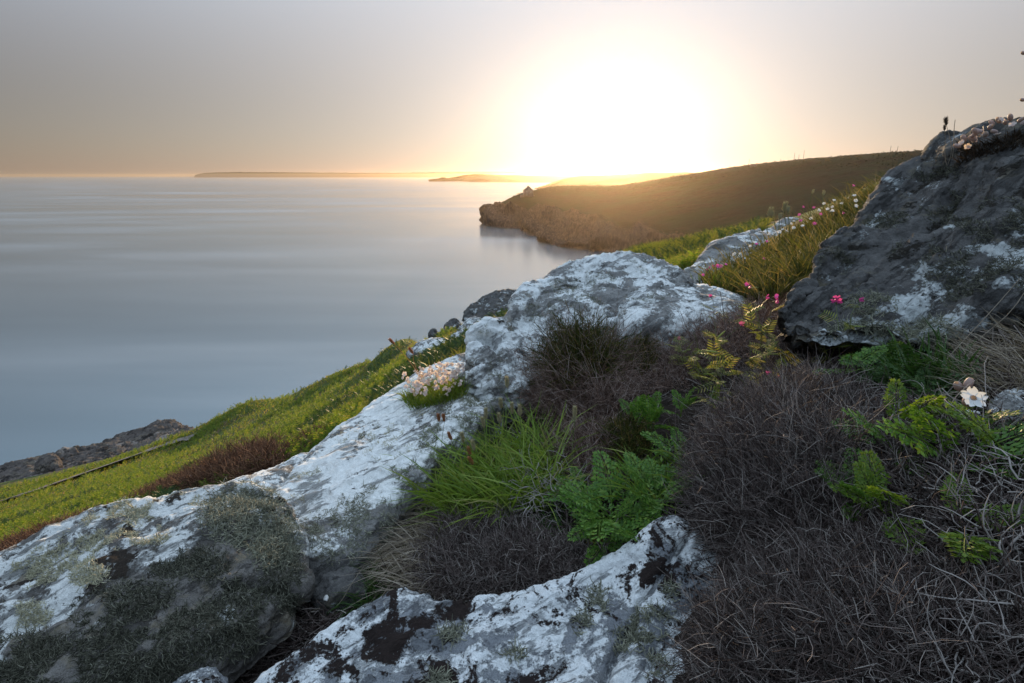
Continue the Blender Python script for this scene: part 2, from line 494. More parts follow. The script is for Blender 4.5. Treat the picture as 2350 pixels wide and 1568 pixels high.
def build_ground():
    th = np.concatenate([np.radians(np.linspace(-180, -62, 90)), np.radians(np.linspace(-61, 61, 460)), np.radians(np.linspace(62, 180, 90))])
    r = np.concatenate([[0.02, 0.12], np.geomspace(0.25, 260, 300)])
    R, T = np.meshgrid(r, th, indexing='ij')
    X, Y = R * np.sin(T), R * np.cos(T)
    Z = ground_z(X, Y)
    v = np.stack([X.ravel(), Y.ravel(), Z], -1)
    me = mesh_from('ground', v, grid_faces(len(r), len(th)))
    a = me.attributes.new('turf', 'FLOAT', 'POINT')
    x, y = X.ravel(), Y.ravel()
    rr = np.hypot(x, y)
    w = np.clip((rr - 2.6) / 1.2 + 0.8 * fbm(v * 1.5, 3), 0, 1)
    a.data.foreach_set('value', w.astype(np.float32))
    o = obj('ground', me, ground_material())
    tag(o, kind='structure')
    return o, v, grid_faces(len(r), len(th))
ground, gv, gf = build_ground()

# ---------------------------------------------------------------- sea
SEA_MIX, SEA_ROUGH = 0.15, 0.5
def sea_material():
    m, nt, out = nodes_of('sea_water'); N = NT(nt)
    c = N.coord()
    a = N.noise(N.mapping(c, (0.0011, 0.006, 1), (0, 0, 0.10)), 1.0, 6, 0.55, 0.6)
    b = N.noise(N.mapping(c, (0.004, 0.016, 1), (0, 0, -0.12)), 1.0, 5, 0.5, 0.3)
    f = N.math('ADD', N.math('MULTIPLY', a, 0.65), N.math('MULTIPLY', b, 0.35))
    rough = N.ramp(f, [(0.36, 0.12), (0.5, 0.18), (0.64, 0.27)])
    col = N.ramp(f, [(0.36, (0.15, 0.21, 0.235)), (0.5, (0.25, 0.31, 0.335)), (0.63, (0.42, 0.46, 0.475))])
    def layer(r):
        bs = N.bsdf(None, col, r, 0.5)
        bs.inputs['IOR'].default_value = 1.33
        bs.inputs['Metallic'].default_value = 0.85
        return bs
    # smooth swell, and the small waves of every slope that a long exposure adds up
    mx = N.n('ShaderNodeMixShader'); mx.inputs[0].default_value = SEA_MIX
    N.l(layer(rough).outputs[0], mx.inputs[1]); N.l(layer(SEA_ROUGH).outputs[0], mx.inputs[2])
    N.l(mx.outputs[0], out.inputs['Surface'])
    return m
def build_sea():
    r = np.concatenate([[0.0], np.geomspace(20, 24000, 60)]); n = 96
    a = np.arange(n) * 2 * math.pi / n
    v = np.stack([np.outer(r, np.sin(a)), np.outer(r, np.cos(a)), np.zeros((len(r), n))], -1).reshape(-1, 3)
    o = obj('sea', mesh_from('sea', v, grid_faces(len(r), n, True)), sea_material())
    tag(o, kind='structure')
build_sea()

# ---------------------------------------------------------------- headland and hill beyond the bay
def headland_material():
    m, nt, out = nodes_of('headland_heath_and_cliff'); N = NT(nt)
    c = N.coord()
    g = N.n('ShaderNodeNewGeometry')
    sx = N.n('ShaderNodeSeparateXYZ'); N.l(g.outputs['True Normal'], sx.inputs[0])
    at = N.n('ShaderNodeAttribute', attribute_name='cliff')
    n1 = N.noise(c, 0.045, 7, 0.62); n2 = N.noise(c, 0.35, 6, 0.65); n3 = N.noise(N.mapping(c, (1, 1, 0.25)), 0.9, 6, 0.7)
    heath = N.ramp(n2, [(0.3, (0.011, 0.009, 0.0035)), (0.5, (0.024, 0.016, 0.006)), (0.7, (0.042, 0.029, 0.012))])
    heath = N.mix(N.ramp(n1, [(0.42, 0.0), (0.6, 1.0)]), heath, (0.020, 0.025, 0.008))
    rock = N.ramp(n3, [(0.3, (0.022, 0.013, 0.010)), (0.5, (0.080, 0.050, 0.036)), (0.72, (0.20, 0.135, 0.10))])
    k = N.math('ADD', at.outputs['Fac'], N.math('MULTIPLY', N.math('SUBTRACT', n2, 0.5), 1.1))
    col = N.mix(N.ramp(k, [(0.42, 0.0), (0.55, 1.0)]), heath, rock)
    N.bsdf(out, col, 0.95, 0.1, N.bump(N.math('ADD', n2, n3), 1.0, 1.2))
    return m
HEAD_MAT = headland_material()
def loft(rows, nu, nv, ts=None):
    g = np.stack([resample(r, nu) for r in rows])            # rows x nu x 3
    t = np.linspace(0, len(rows) - 1, nv)
    flat = g.reshape(len(rows), -1)
    return catmull(flat, t).reshape(nv, nu, 3), t
def sea_d(v):
    """depth at which the sea is seen at image height v"""
    return CZ / (SP - (784 - np.asarray(v, float)) / 1175 * CP)
def build_headland():
    wl_uv = [(1112, 512), (1128, 517), (1165, 522), (1205, 524), (1240, 540), (1262, 555), (1290, 562), (1340, 570), (1380, 574), (1450, 580), (1520, 590), (1640, 640)]
    water = [(u, v, float(sea_d(v))) for u, v in wl_uv]
    below = [(u, v + 6, d * 0.985) for u, v, d in water]
    top = [(1126, 481, 492), (1135, 477, 490), (1175, 486, 478), (1215, 492, 466), (1250, 493, 445), (1285, 500, 420), (1320, 508, 395), (1360, 520, 370), (1420, 530, 345), (1480, 545, 320), (1560, 570, 290), (1680, 620, 240)]
    mid = [(1129, 477, 496), (1150, 467, 500), (1185, 460, 492), (1225, 462, 482), (1270, 462, 468), (1320, 465, 452), (1390, 470, 430), (1460, 470, 405), (1560, 470, 375), (1700, 470, 330), (1900, 470, 270), (2200, 480, 200)]
    mid2 = [(1132, 475, 500), (1162, 461, 508), (1197, 448, 506), (1240, 447, 502), (1290, 446, 496), (1350, 447, 488), (1430, 445, 470), (1520, 435, 450), (1640, 422, 420), (1800, 405, 370), (2000, 400, 310), (2400, 400, 240)]
    ridge = [(1136, 474, 506), (1170, 456, 514), (1203, 443, 516), (1245, 432.5, 524), (1300, 427, 530), (1400, 428, 530), (1445, 423, 524), (1600, 397, 500), (1730, 379, 468), (1850, 366, 430), (2060, 350, 372), (2500, 325, 300)]
    back = [(1150, 480, 540), (1180, 468, 560), (1215, 452, 580), (1260, 442, 600), (1320, 436, 610), (1420, 434, 610), (1470, 428, 605), (1630, 404, 590), (1760, 388, 560), (1880, 376, 520), (2090, 364, 470), (2520, 345, 420)]
    far = [(u, v + 45, d + 90) for u, v, d in back]
    rows = [below, water, top, mid, mid2, ridge, back, far]
    nu, nv = 520, 200
    t0 = np.concatenate([np.linspace(0, 1, 12)[:-1], np.linspace(1, 2, 70)[:-1], np.linspace(2, 5, 95)[:-1], np.linspace(5, 7, 24)])
    g = np.stack([resample(r, nu) for r in rows])
    g = catmull(g.reshape(len(rows), -1), t0).reshape(len(t0), nu, 3)
    n = grid_normals(g); n *= np.sign(n[..., 2:3] + 1e-9)
    p = g.reshape(-1, 3)
    t = np.repeat(t0, nu)
    cl = np.clip((2.35 - t) / 0.4, 0, 1)
    h = np.zeros(len(p))
    h += cl * (16.0 * fbm(p / np.array([34, 34, 120.]) + 3.3, 3, 0.5, ridged=True) - 4.0 + 3.6 * fbm(p / np.array([9, 9, 22.]), 4, 0.55, ridged=True))
    h += (1 - cl) * (1.6 * fbm(p / 38, 4) + 0.75 * fbm(p / 7, 4) + 0.35 * np.maximum(fbm(p / 2.2, 2), 0))
    h *= np.clip(t * 1.2, 0.0, 1.0)
    q = p + n.reshape(-1, 3) * h[:, None]
    me = mesh_from('headland', q, grid_faces(len(t0), nu))
    a = me.attributes.new('cliff', 'FLOAT', 'POINT')
    a.data.foreach_set('value', np.clip((2.5 - t) / 0.9, 0, 1).astype(np.float32))
    o = obj('headland', me, HEAD_MAT); tag(o, kind='structure')
    return q, grid_faces(len(t0), nu)
hv, hf = build_headland()

def far_land(name, skyline, d0, d1, water_pts, rough, nu=260):
    """a distant coast: waterline, skyline and a falling back, as terrain at its own distance"""
    water = [(u, v, d) for u, v, d in water_pts]
    rows = [[(u, v + 1.0, d * .995) for u, v, d in water], water,
            [(u0 * .35 + u1 * .65, v0 * .45 + v1 * .55, d0_ * .8 + d1_ * .2) for (u0, v0, d0_), (u1, v1, d1_) in zip(water, skyline)],
            skyline, [(u, v + 2.5, d * 1.15) for u, v, d in skyline], [(u, v + 7, d * 1.3) for u, v, d in skyline]]
    g, t = loft(rows, nu, 36)
    p = g.reshape(-1, 3)
    k = np.clip(np.repeat(t, nu) - 1, 0, 1)
    p[:, 2] += k * rough * fbm(p / (rough * 14), 5)
    me = mesh_from(name, p, grid_faces(36, nu))
    a = me.attributes.new('cliff', 'FLOAT', 'POINT')
    a.data.foreach_set('value', np.clip(1.4 - np.repeat(t, nu) / 2.2, 0, 1).astype(np.float32))
    o = obj(name, me, HEAD_MAT); tag(o, kind='structure')
far_land('coastal_hill', [(1236, 433, 1600), (1275, 418, 1650), (1320, 407, 1700), (1400, 402, 1750), (1500, 398.5, 1800), (1600, 397, 1850), (1700, 396, 1900)], 0, 0,
         [(1225, 433, float(sea_d(433))), (1250, 434, float(sea_d(434))), (1300, 440, 1100), (1400, 444, 1060), (1500, 444, 1060), (1600, 444, 1060), (1700, 444, 1060)], 9)
far_land('far_headland', [(984, 412.5, 3900), (1005, 410, 3950), (1018, 408, 4000), (1030, 410, 4000), (1060, 404, 4100), (1085, 400.5, 4200), (1150, 402, 4300), (1230, 402.5, 4400), (1320, 403, 4500), (1500, 403, 4500)], 0, 0,
         [(982, 413, float(sea_d(413))), (1000, 413.5, float(sea_d(413.5))), (1020, 414, float(sea_d(414))), (1045, 415, float(sea_d(415))), (1100, 417, float(sea_d(417))), (1130, 418, float(sea_d(418))), (1200, 418.5, float(sea_d(418.5))), (1260, 419, float(sea_d(419))), (1350, 419, float(sea_d(419))), (1500, 419, float(sea_d(419)))], 10)
far_land('distant_coast', [(448, 402, 14000), (470, 397.5, 14200), (520, 395.5, 14500), (620, 395.5, 15000), (760, 396.5, 15000), (900, 397, 15000), (1000, 395.5, 15000), (1100, 395, 15000), (1300, 396, 15000), (1700, 396, 15000)], 0, 0,
         [(445, 406.6, 12000), (470, 406.6, 12000), (520, 406.6, 12000), (620, 406.6, 12000), (760, 406.6, 12000), (900, 406.6, 12000), (1000, 406.6, 12000), (1100, 406.6, 12000), (1300, 406.6, 12000), (1700, 406.6, 12000)], 14)
# ---------------------------------------------------------------- rocks
ROCK_PALE = rock_material('pale_lichened_granite', (0.10, 0.095, 0.09), (0.30, 0.285, 0.265), (0.74, 0.74, 0.71), (0.060, 0.050, 0.040), 0.468, 0.615, 1.0, 0.004, 0.30)
ROCK_BOULDER = rock_material('grey_lichened_granite', (0.13, 0.125, 0.12), (0.33, 0.32, 0.30), (0.72, 0.73, 0.71), (0.075, 0.065, 0.05), 0.488, 0.63, 0.9, 0.005, 0.3)
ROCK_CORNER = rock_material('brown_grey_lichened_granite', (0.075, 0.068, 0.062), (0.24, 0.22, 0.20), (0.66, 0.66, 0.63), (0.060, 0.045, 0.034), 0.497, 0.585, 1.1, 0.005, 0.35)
ROCK_SPOT = rock_material('patchy_lichen_granite', (0.14, 0.145, 0.155), (0.32, 0.33, 0.345), (0.74, 0.75, 0.74), (0.045, 0.030, 0.026), 0.480, 0.536, 1.6, 0.004, 0.1)
ROCK_DARK = rock_material('dark_weathered_granite', (0.045, 0.043, 0.041), (0.14, 0.132, 0.125), (0.50, 0.52, 0.51), (0.04, 0.034, 0.026), 0.555, 0.575, 1.1, 0.005, 0.25)
ROCK_SHORE = rock_material('dark_shore_rock', (0.045, 0.038, 0.034), (0.15, 0.125, 0.11), (0.26, 0.22, 0.19), (0.035, 0.03, 0.027), 0.55, 0.58, 0.05, 0.1, 0.2)

SOLIDS = [(gv, gf), (hv, hf)]                 # everything plants can stand on
ROCKS = {}
def rock(name, label, cat, rows, mat, nu=200, nv=150, amp=0.03, seed=0, size=0.35, strata=0.5, group=None, key=None, fine=1.0, crust_shade=None):
    g, t = loft(rows, nu, nv)
    # round the two open sides into the rock
    def cap(col, prev):
        c = col.mean(0, keepdims=True); out = (col - prev).mean(0, keepdims=True)
        out = out / (np.linalg.norm(out) + 1e-9)
        w = 0.5 * np.linalg.norm(col - c, axis=1).mean()
        return [c + (col - c) * s + out * w * o for s, o in ((0.93, .10), (0.78, .22), (0.5, .33), (0.2, .38), (0.02, .39))]
    a = cap(g[:, 0], g[:, 3]); b = cap(g[:, -1], g[:, -4])
    g = np.stack(a[::-1] + [g[:, k] for k in range(nu)] + b, 1)
    n = grid_normals(g)
    cen = g.reshape(-1, 3).mean(0)
    p = g.reshape(-1, 3); nn = n.reshape(-1, 3)
    if ((p - cen) * nn).sum() < 0: nn = -nn
    s = np.array([seed * 13.7, seed * 5.1, seed * 3.3])
    # layers that dip with the slope
    ax = np.array([0.80, 0.25, 0.55]); ax /= np.linalg.norm(ax)
    al = p @ ax
    st = p - np.outer(al, ax) * 0.72
    h = 1.3 * fbm(p / size + s, 4, 0.5)
    h += strata * (1.0 * fbm(st / (size * 0.5) + s, 4, 0.55, ridged=True) - 0.3)
    h += 0.42 * fbm(p / (size * 0.22) + s, 4, 0.6)
    h += 0.16 * fine * fbm(p / (size * 0.06) + s, 3, 0.6)
    crack = np.abs(noise3(st / (size * 0.9) + s * 2))
    h -= 0.9 * np.exp(-(crack / 0.035) ** 2) * (fbm(p / size + 9 + s, 2) > -0.05)
    q = p + nn * (h * amp)[:, None]
    f = grid_faces(nv, g.shape[1])
    me = mesh_from(name, q - q.mean(0), f)
    if crust_shade is not None:                       # pale lichen cover by row, plus the shade of steep faces put into colour
        cv = np.interp(np.repeat(t, g.shape[1]), np.arange(len(crust_shade)), crust_shade) + 0.35 * fbm(p / (size * 0.8) + 5.5 + s, 3)
        me.attributes.new('crust_shade', 'FLOAT', 'POINT').data.foreach_set('value', cv.astype(np.float32))
    o = obj(name, me, mat, loc=q.mean(0)); tag(o, label, cat, group)
    SOLIDS.append((q, f))
    if key: ROCKS[key] = (q, f, o)
    return o
def shift(row, dv, dd):
    return [(u, v + dv, d + dd) for u, v, d in row]

R3_sil = [(480, 1150, 1.72), (560, 1108, 1.78), (640, 1085, 1.85), (740, 1020, 1.98), (830, 950, 2.12), (930, 888, 2.3), (1010, 843, 2.5), (1090, 808, 2.7)]
rock('rock_slab', 'long pale lichen crusted rock slab slanting down beside the green grass tuft', 'rock', [
    [(520, 1330, 2.1), (700, 1180, 2.3), (900, 1040, 2.6), (1090, 930, 3.0)], R3_sil,
    [(530, 1170, 1.52), (660, 1118, 1.6), (790, 1045, 1.7), (890, 985, 1.8), (985, 925, 1.97), (1050, 880, 2.1), (1105, 850, 2.35)],
    [(600, 1195, 1.36), (700, 1165, 1.42), (810, 1112, 1.48), (910, 1055, 1.55), (990, 1000, 1.63), (1060, 940, 1.75), (1125, 910, 1.95)],
    [(660, 1245, 1.26), (740, 1240, 1.28), (835, 1195, 1.33), (900, 1125, 1.42), (960, 1060, 1.5), (1040, 995, 1.63), (1135, 925, 1.82)],
    [(680, 1300, 1.25), (760, 1300, 1.26), (850, 1290, 1.29), (905, 1180, 1.40), (965, 1090, 1.49), (1050, 1015, 1.62), (1140, 950, 1.8)],
    [(690, 1420, 1.32), (760, 1440, 1.34), (850, 1420, 1.36), (910, 1290, 1.46), (980, 1170, 1.54), (1060, 1090, 1.66), (1150, 1020, 1.84)]],
    ROCK_PALE, 280, 190, 0.026, 1, 0.34, 1.1, key='slab', crust_shade=[.2, .35, .35, .35, -.25, -.6, -.8])  # front rows darker, the shade of the lower face put into the colour
rock('boulder', 'big grey white boulder standing at the crest behind the dead heather', 'boulder', [
    [(1090, 1000, 2.5), (1200, 860, 3.0), (1350, 760, 3.3), (1500, 740, 3.4), (1610, 740, 3.1)],
    [(1068, 862, 2.06), (1080, 797, 2.1), (1113, 752, 2.15), (1176, 722, 2.25), (1188, 690, 2.4), (1250, 643, 2.55), (1330, 608, 2.7), (1420, 598, 2.78), (1500, 602, 2.75), (1560, 628, 2.6), (1588, 652, 2.45)],
    [(1062, 880, 1.96), (1085, 820, 1.97), (1128, 790, 2.0), (1190, 770, 2.07), (1225, 725, 2.2), (1290, 680, 2.32), (1370, 645, 2.45), (1450, 630, 2.52), (1530, 640, 2.5), (1588, 662, 2.38)],
    [(1066, 898, 1.92), (1110, 865, 1.90), (1150, 845, 1.91), (1185, 850, 1.93), (1230, 800, 2.02), (1300, 740, 2.1), (1370, 700, 2.2), (1450, 675, 2.28), (1530, 668, 2.33), (1588, 672, 2.3)],
    [(1085, 912, 1.9), (1140, 915, 1.86), (1180, 905, 1.85), (1230, 880, 1.9), (1290, 830, 1.95), (1340, 790, 2.0), (1430, 730, 2.12), (1520, 700, 2.2), (1588, 690, 2.25)],
    [(1090, 1020, 1.96), (1180, 1010, 1.93), (1260, 970, 1.97), (1340, 900, 2.05), (1430, 840, 2.15), (1520, 800, 2.25), (1600, 790, 2.3)]],
    ROCK_BOULDER, 280, 190, 0.044, 2, 0.30, 0.75, key='boulder')
rock('rock_slab', 'low mottled slab against the big boulder, beside the pink flowers', 'rock', [
    [(1420, 770, 2.6), (1500, 740, 2.7), (1600, 730, 2.8), (1720, 760, 2.6)],
    [(1425, 692, 2.3), (1490, 668, 2.42), (1580, 653, 2.5), (1640, 660, 2.5), (1708, 688, 2.36)],
    [(1425, 706, 2.14), (1500, 690, 2.2), (1590, 678, 2.26), (1660, 682, 2.26), (1712, 698, 2.22)],
    [(1430, 745, 2.0), (1550, 740, 2.0), (1640, 735, 2.05), (1716, 722, 2.1)],
    [(1430, 860, 2.05), (1550, 860, 2.05), (1640, 850, 2.1), (1716, 830, 2.15)]],
    ROCK_BOULDER, 150, 90, 0.020, 3, 0.25, 0.6)
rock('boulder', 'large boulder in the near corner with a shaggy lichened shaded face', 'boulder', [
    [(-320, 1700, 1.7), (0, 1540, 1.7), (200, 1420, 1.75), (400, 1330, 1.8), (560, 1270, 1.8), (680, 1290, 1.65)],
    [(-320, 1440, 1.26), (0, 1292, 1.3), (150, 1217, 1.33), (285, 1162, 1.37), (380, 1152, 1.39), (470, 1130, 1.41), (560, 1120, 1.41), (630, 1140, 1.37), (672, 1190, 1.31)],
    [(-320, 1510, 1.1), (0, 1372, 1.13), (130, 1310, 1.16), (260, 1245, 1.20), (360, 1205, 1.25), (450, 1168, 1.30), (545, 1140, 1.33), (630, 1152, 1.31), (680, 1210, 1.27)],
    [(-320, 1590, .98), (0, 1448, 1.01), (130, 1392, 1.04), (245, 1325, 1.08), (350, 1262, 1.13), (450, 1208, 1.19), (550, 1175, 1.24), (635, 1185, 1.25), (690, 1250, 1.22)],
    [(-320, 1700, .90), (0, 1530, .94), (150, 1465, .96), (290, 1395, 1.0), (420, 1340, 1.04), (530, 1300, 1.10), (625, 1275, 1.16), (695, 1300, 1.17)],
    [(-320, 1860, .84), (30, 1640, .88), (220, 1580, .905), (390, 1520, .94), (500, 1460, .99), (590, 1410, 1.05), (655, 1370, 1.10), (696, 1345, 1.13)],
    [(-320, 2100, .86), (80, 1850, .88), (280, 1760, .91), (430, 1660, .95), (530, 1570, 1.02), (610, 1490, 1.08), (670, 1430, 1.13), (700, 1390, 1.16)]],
    ROCK_CORNER, 280, 200, 0.026, 4, 0.30, 0.95, key='corner', crust_shade=[.1, .15, .15, .45, -1.0, -1.2, -1.2])  # ridge pale, front rows dark: lit top and shaded face put into the colour
R5_back = [(520, 1640, .86), (650, 1522, .90), (790, 1422, .96), (900, 1370, .99), (1000, 1385, .97), (1120, 1368, .965), (1240, 1345, .96), (1350, 1308, .97), (1440, 1262, .98), (1530, 1188, 1.0), (1585, 1225, .975), (1700, 1272, .93), (1850, 1310, .89)]
rock('rock_slab', 'flat foreground slab blotched with white lichen and dark brown moss', 'rock', [
    shift(R5_back, 130, .06), R5_back,
    [(560, 1740, .76), (700, 1600, .82), (830, 1500, .88), (950, 1450, .90), (1100, 1435, .90), (1250, 1410, .90), (1400, 1360, .91), (1530, 1300, .91), (1670, 1330, .88), (1860, 1390, .82)],
    [(600, 1800, .73), (800, 1640, .78), (1000, 1570, .805), (1200, 1540, .81), (1400, 1500, .81), (1620, 1470, .81), (1860, 1500, .765)],
    [(600, 2100, .60), (850, 1900, .63), (1050, 1820, .66), (1250, 1780, .67), (1500, 1760, .665), (1860, 1740, .645)],
    [(600, 2400, .6), (850, 2150, .63), (1300, 2050, .66), (1860, 2000, .65)]],
    ROCK_SPOT, 300, 210, 0.018, 5, 0.20, 0.9, key='flat', crust_shade=[.12, .12, .12, .12, .12, .12])
rock('boulder', 'huge dark boulder rising against the evening sky, pale lichen at its foot', 'boulder', [
    [(1900, 800, 2.0), (2050, 640, 2.3), (2200, 520, 2.4), (2350, 450, 2.3), (2750, 420, 2.2)],
    [(1805, 718, 1.36), (1868, 640, 1.52), (1895, 578, 1.62), (1950, 522, 1.70), (2003, 470, 1.77), (2065, 405, 1.82), (2135, 382, 1.78), (2160, 345, 1.72), (2212, 322, 1.66), (2280, 300, 1.6), (2350, 287, 1.56), (2750, 190, 1.5)],
    [(1803, 730, 1.32), (1880, 670, 1.43), (1920, 620, 1.50), (1985, 570, 1.54), (2040, 520, 1.57), (2110, 470, 1.57), (2190, 425, 1.50), (2260, 390, 1.44), (2350, 360, 1.39), (2750, 300, 1.3)],
    [(1800, 745, 1.28), (1890, 712, 1.33), (1960, 670, 1.37), (2050, 610, 1.39), (2140, 560, 1.36), (2240, 510, 1.29), (2350, 470, 1.22), (2750, 420, 1.12)],
    [(1812, 762, 1.25), (1900, 752, 1.24), (2000, 725, 1.24), (2100, 690, 1.23), (2220, 640, 1.18), (2350, 610, 1.11), (2750, 560, 1.02)],
    [(1830, 775, 1.24), (1900, 788, 1.20), (2000, 785, 1.18), (2080, 788, 1.15), (2160, 780, 1.12), (2250, 765, 1.09), (2350, 742, 1.05), (2750, 740, .97)],
    [(1850, 770, 1.42), (1930, 800, 1.40), (2040, 815, 1.36), (2150, 810, 1.30), (2350, 780, 1.2), (2750, 780, 1.1)],
    [(1850, 860, 1.6), (1930, 930, 1.5), (2040, 950, 1.42), (2150, 940, 1.38), (2350, 930, 1.3), (2750, 930, 1.2)]],
    ROCK_DARK, 280, 220, 0.044, 6, 0.34, 1.1, key='dark', crust_shade=[-.3, -.2, -.1, .05, .6, .65, 0, 0])
rock('boulder', 'weathered grey boulder in the flowery grass beyond the mottled slab', 'boulder', [
    [(1590, 720, 3.8), (1680, 660, 4.4), (1760, 620, 4.9), (1840, 600, 5.0)],
    [(1572, 628, 3.35), (1602, 598, 3.6), (1650, 560, 4.0), (1700, 541, 4.25), (1745, 530, 4.45), (1800, 538, 4.45)],
    [(1575, 642, 3.15), (1620, 612, 3.3), (1680, 578, 3.6), (1740, 560, 3.85), (1810, 565, 3.9)],
    [(1580, 690, 2.95), (1650, 650, 3.05), (1730, 615, 3.3), (1810, 600, 3.5)],
    [(1590, 760, 3.0), (1650, 720, 3.1), (1730, 690, 3.3), (1810, 670, 3.5)]],
    ROCK_BOULDER, 150, 100, 0.05, 7, 0.42, 0.7, crust_shade=[-.5, -.4, -.35, -.3, -.3])
rock('boulder', 'small grey boulder higher up among the white campion flowers', 'boulder', [
    [(1755, 600, 5.6), (1800, 580, 5.9), (1850, 565, 5.9)],
    [(1752, 540, 4.95), (1775, 519, 5.2), (1815, 508, 5.4), (1850, 512, 5.4)],
    [(1756, 552, 4.75), (1790, 538, 4.85), (1850, 530, 5.0)],
    [(1760, 590, 4.6), (1800, 580, 4.7), (1850, 570, 4.8)]],
    ROCK_BOULDER, 90, 60, 0.05, 8, 0.4, 0.6, crust_shade=[-.5, -.4, -.35, -.3])
# outcrops on the green slope
def knob(label, u, v, w, h, d, mat=ROCK_BOULDER, seed=0, tilt=0.0, name='boulder', cat='boulder', group=None, nu=70, nv=50, amp=None, depth=1.0):
    """a rock lying on the slope: (u,v) is the middle of its foot, w and h its width and height in the frame"""
    T = lambda a, b, dd: (u + a * w, v - b * h + a * tilt * w, d + dd * w / 1175 * d * depth)
    rows = [[T(-.5, -.5, .9), T(0, -.5, 1.1), T(.5, -.5, .9)],
            [T(-.52, .35, .45), T(-.3, .82, .5), T(0, 1.0, .55), T(.3, .9, .5), T(.52, .4, .45)],
            [T(-.55, .15, .1), T(-.25, .55, .1), T(.1, .62, .1), T(.35, .5, .1), T(.55, .15, .1)],
            [T(-.5, -.15, -.1), T(0, -.05, -.22), T(.5, -.15, -.1)],
            [T(-.45, -.8, .0), T(0, -.9, -.1), T(.45, -.8, .0)]]
    sz = w / 1175 * d
    return rock(name, label, cat, rows, mat, nu, nv, amp if amp else sz * 0.07, seed, sz * 0.42, 0.7, group)
knob('dark craggy outcrop on the skyline of the green slope over the sea', 1138, 716, 128, 44, 15.5, ROCK_DARK, 11, -0.25)
knob('small grey boulder poking over the slope edge below the craggy outcrop', 1038, 752, 34, 19, 18.5, ROCK_DARK, 12, -0.2)
knob('tiny grey boulder, lowest of the rocks along the slope edge', 994, 768, 20, 14, 20, ROCK_DARK, 13)
knob('flat grey slab lying in the ferns halfway up the slope', 978, 800, 78, 18, 13, ROCK_BOULDER, 14, -0.32, 'rock_slab', 'rock')
knob('grey slab in the grass right under the craggy outcrop', 1082, 755, 54, 22, 13.5, ROCK_BOULDER, 15, -0.3, 'rock_slab', 'rock')
knob('little grey slab in the grass close behind the pale boulder', 1052, 778, 40, 17, 11.5, ROCK_BOULDER, 16, -0.3, 'rock_slab', 'rock')
knob('pale stone in the ferns above the brown heather', 447, 1104, 30, 18, 8.5, ROCK_BOULDER, 17)
knob('rounded stone wedged in the dark gap between the two lichened rocks', 703, 1352, 34, 34, 1.2, ROCK_BOULDER, 18, 0, 'stone', 'stone')
knob('angular grey stone in the gap, with a white speck on its corner', 782, 1362, 110, 52, 1.17, ROCK_DARK, 19, -0.1, 'stone', 'stone')
knob('grey stone at the bottom edge below the corner boulder', 455, 1585, 120, 45, .9, ROCK_SPOT, 20, -0.15, 'stone', 'stone')
knob('blue grey stone half buried beside the white campion flower', 2335, 945, 110, 50, .82, ROCK_BOULDER, 21, 0.05, 'stone', 'stone')
knob('small pale stone at the upper end of the grass tuft', 958, 1092, 34, 14, 1.36, ROCK_BOULDER, 22, 0.2, 'stone', 'stone')
# rocks along the shore below
def shore(label, pts, dep, h, seed, bot):
    sil = [(u, v, d) for (u, v), d in zip(pts, dep)]
    mid = [(u, v + b * .5, d * .95) for (u, v, d), b in zip(sil, bot)]
    low = [(u, v + b, d * .90) for (u, v, d), b in zip(sil, bot)]
    rows = [[(u, v + 30, d * 1.14) for u, v, d in sil], [(u, v + 3, d * 1.03) for u, v, d in sil], sil, mid, low, [(u, v + 45, d * .88) for u, v, d in low]]
    rock('shore_rocks', label, 'rock', rows, ROCK_SHORE, 240, 100, .75, seed, 6.0, 1.5, 'rocks along the shore')
shore('dark ledged rock crag over the sea at the foot of the green slope', [(255, 1014), (300, 1000), (340, 984), (372, 972), (410, 973), (434, 988)], [86, 86, 86, 86, 86, 85], 0, 31, [18, 24, 30, 34, 28, 10])
shore('low dark shore rocks running down towards the edge of the frame', [(-220, 1140), (-60, 1098), (0, 1078), (90, 1054), (140, 1040), (200, 1031), (270, 1014)], [74, 76, 77, 79, 80, 82, 84], 0, 32, [60, 60, 58, 48, 42, 30, 22])
knob('rounded brown boulder sitting on the low shore rocks', 112, 1072, 52, 30, 72, ROCK_SHORE, 33)

# ---------------------------------------------------------------- finding the ground
def _bvh():
    V, F, n = [], [], 0
    for v, f in SOLIDS:
        V.append(v); F.append(np.asarray(f) + n); n += len(v)
    V = np.concatenate(V); F = np.concatenate(F)
    return BVHTree.FromPolygons(V.tolist(), F.tolist())
TREE = _bvh()
EYE = Vector((0, 0, CZ))
def hit(u, v, tree=None):
    d = Vector(P(u, v, 1.0)) - EYE
    loc, nor, idx, dist = (tree or TREE).ray_cast(EYE, d.normalized(), 2000)
    if loc is None: return None, None
    if nor.dot(d) > 0: nor = -nor
    return loc, nor
def top(x, y, z=60.0):
    loc, nor, idx, dist = TREE.ray_cast(Vector((x, y, CZ + z)), Vector((0, 0, -1)), 300)
    return loc, nor
GTREE = BVHTree.FromPolygons(gv.tolist(), gf.tolist())
def hits(uv, soil=True):
    a, b, k = [], [], []
    for i, (u, v) in enumerate(uv):
        l, n = hit(float(u), float(v), GTREE if soil else TREE)
        if l is not None: a.append(l[:]); b.append(n[:]); k.append(i)
    return np.array(a).reshape(-1, 3), np.array(b).reshape(-1, 3), np.array(k, int)
def in_poly(u, v, poly):
    u, v = np.asarray(u, float), np.asarray(v, float)
    r = np.zeros(u.shape, bool); n = len(poly)
    for i in range(n):
        (x1, y1), (x2, y2) = poly[i], poly[(i + 1) % n]
        c = ((y1 > v) != (y2 > v)) & (u < (x2 - x1) * (v - y1) / ((y2 - y1) or 1e-9) + x1)
        r ^= c
    return r
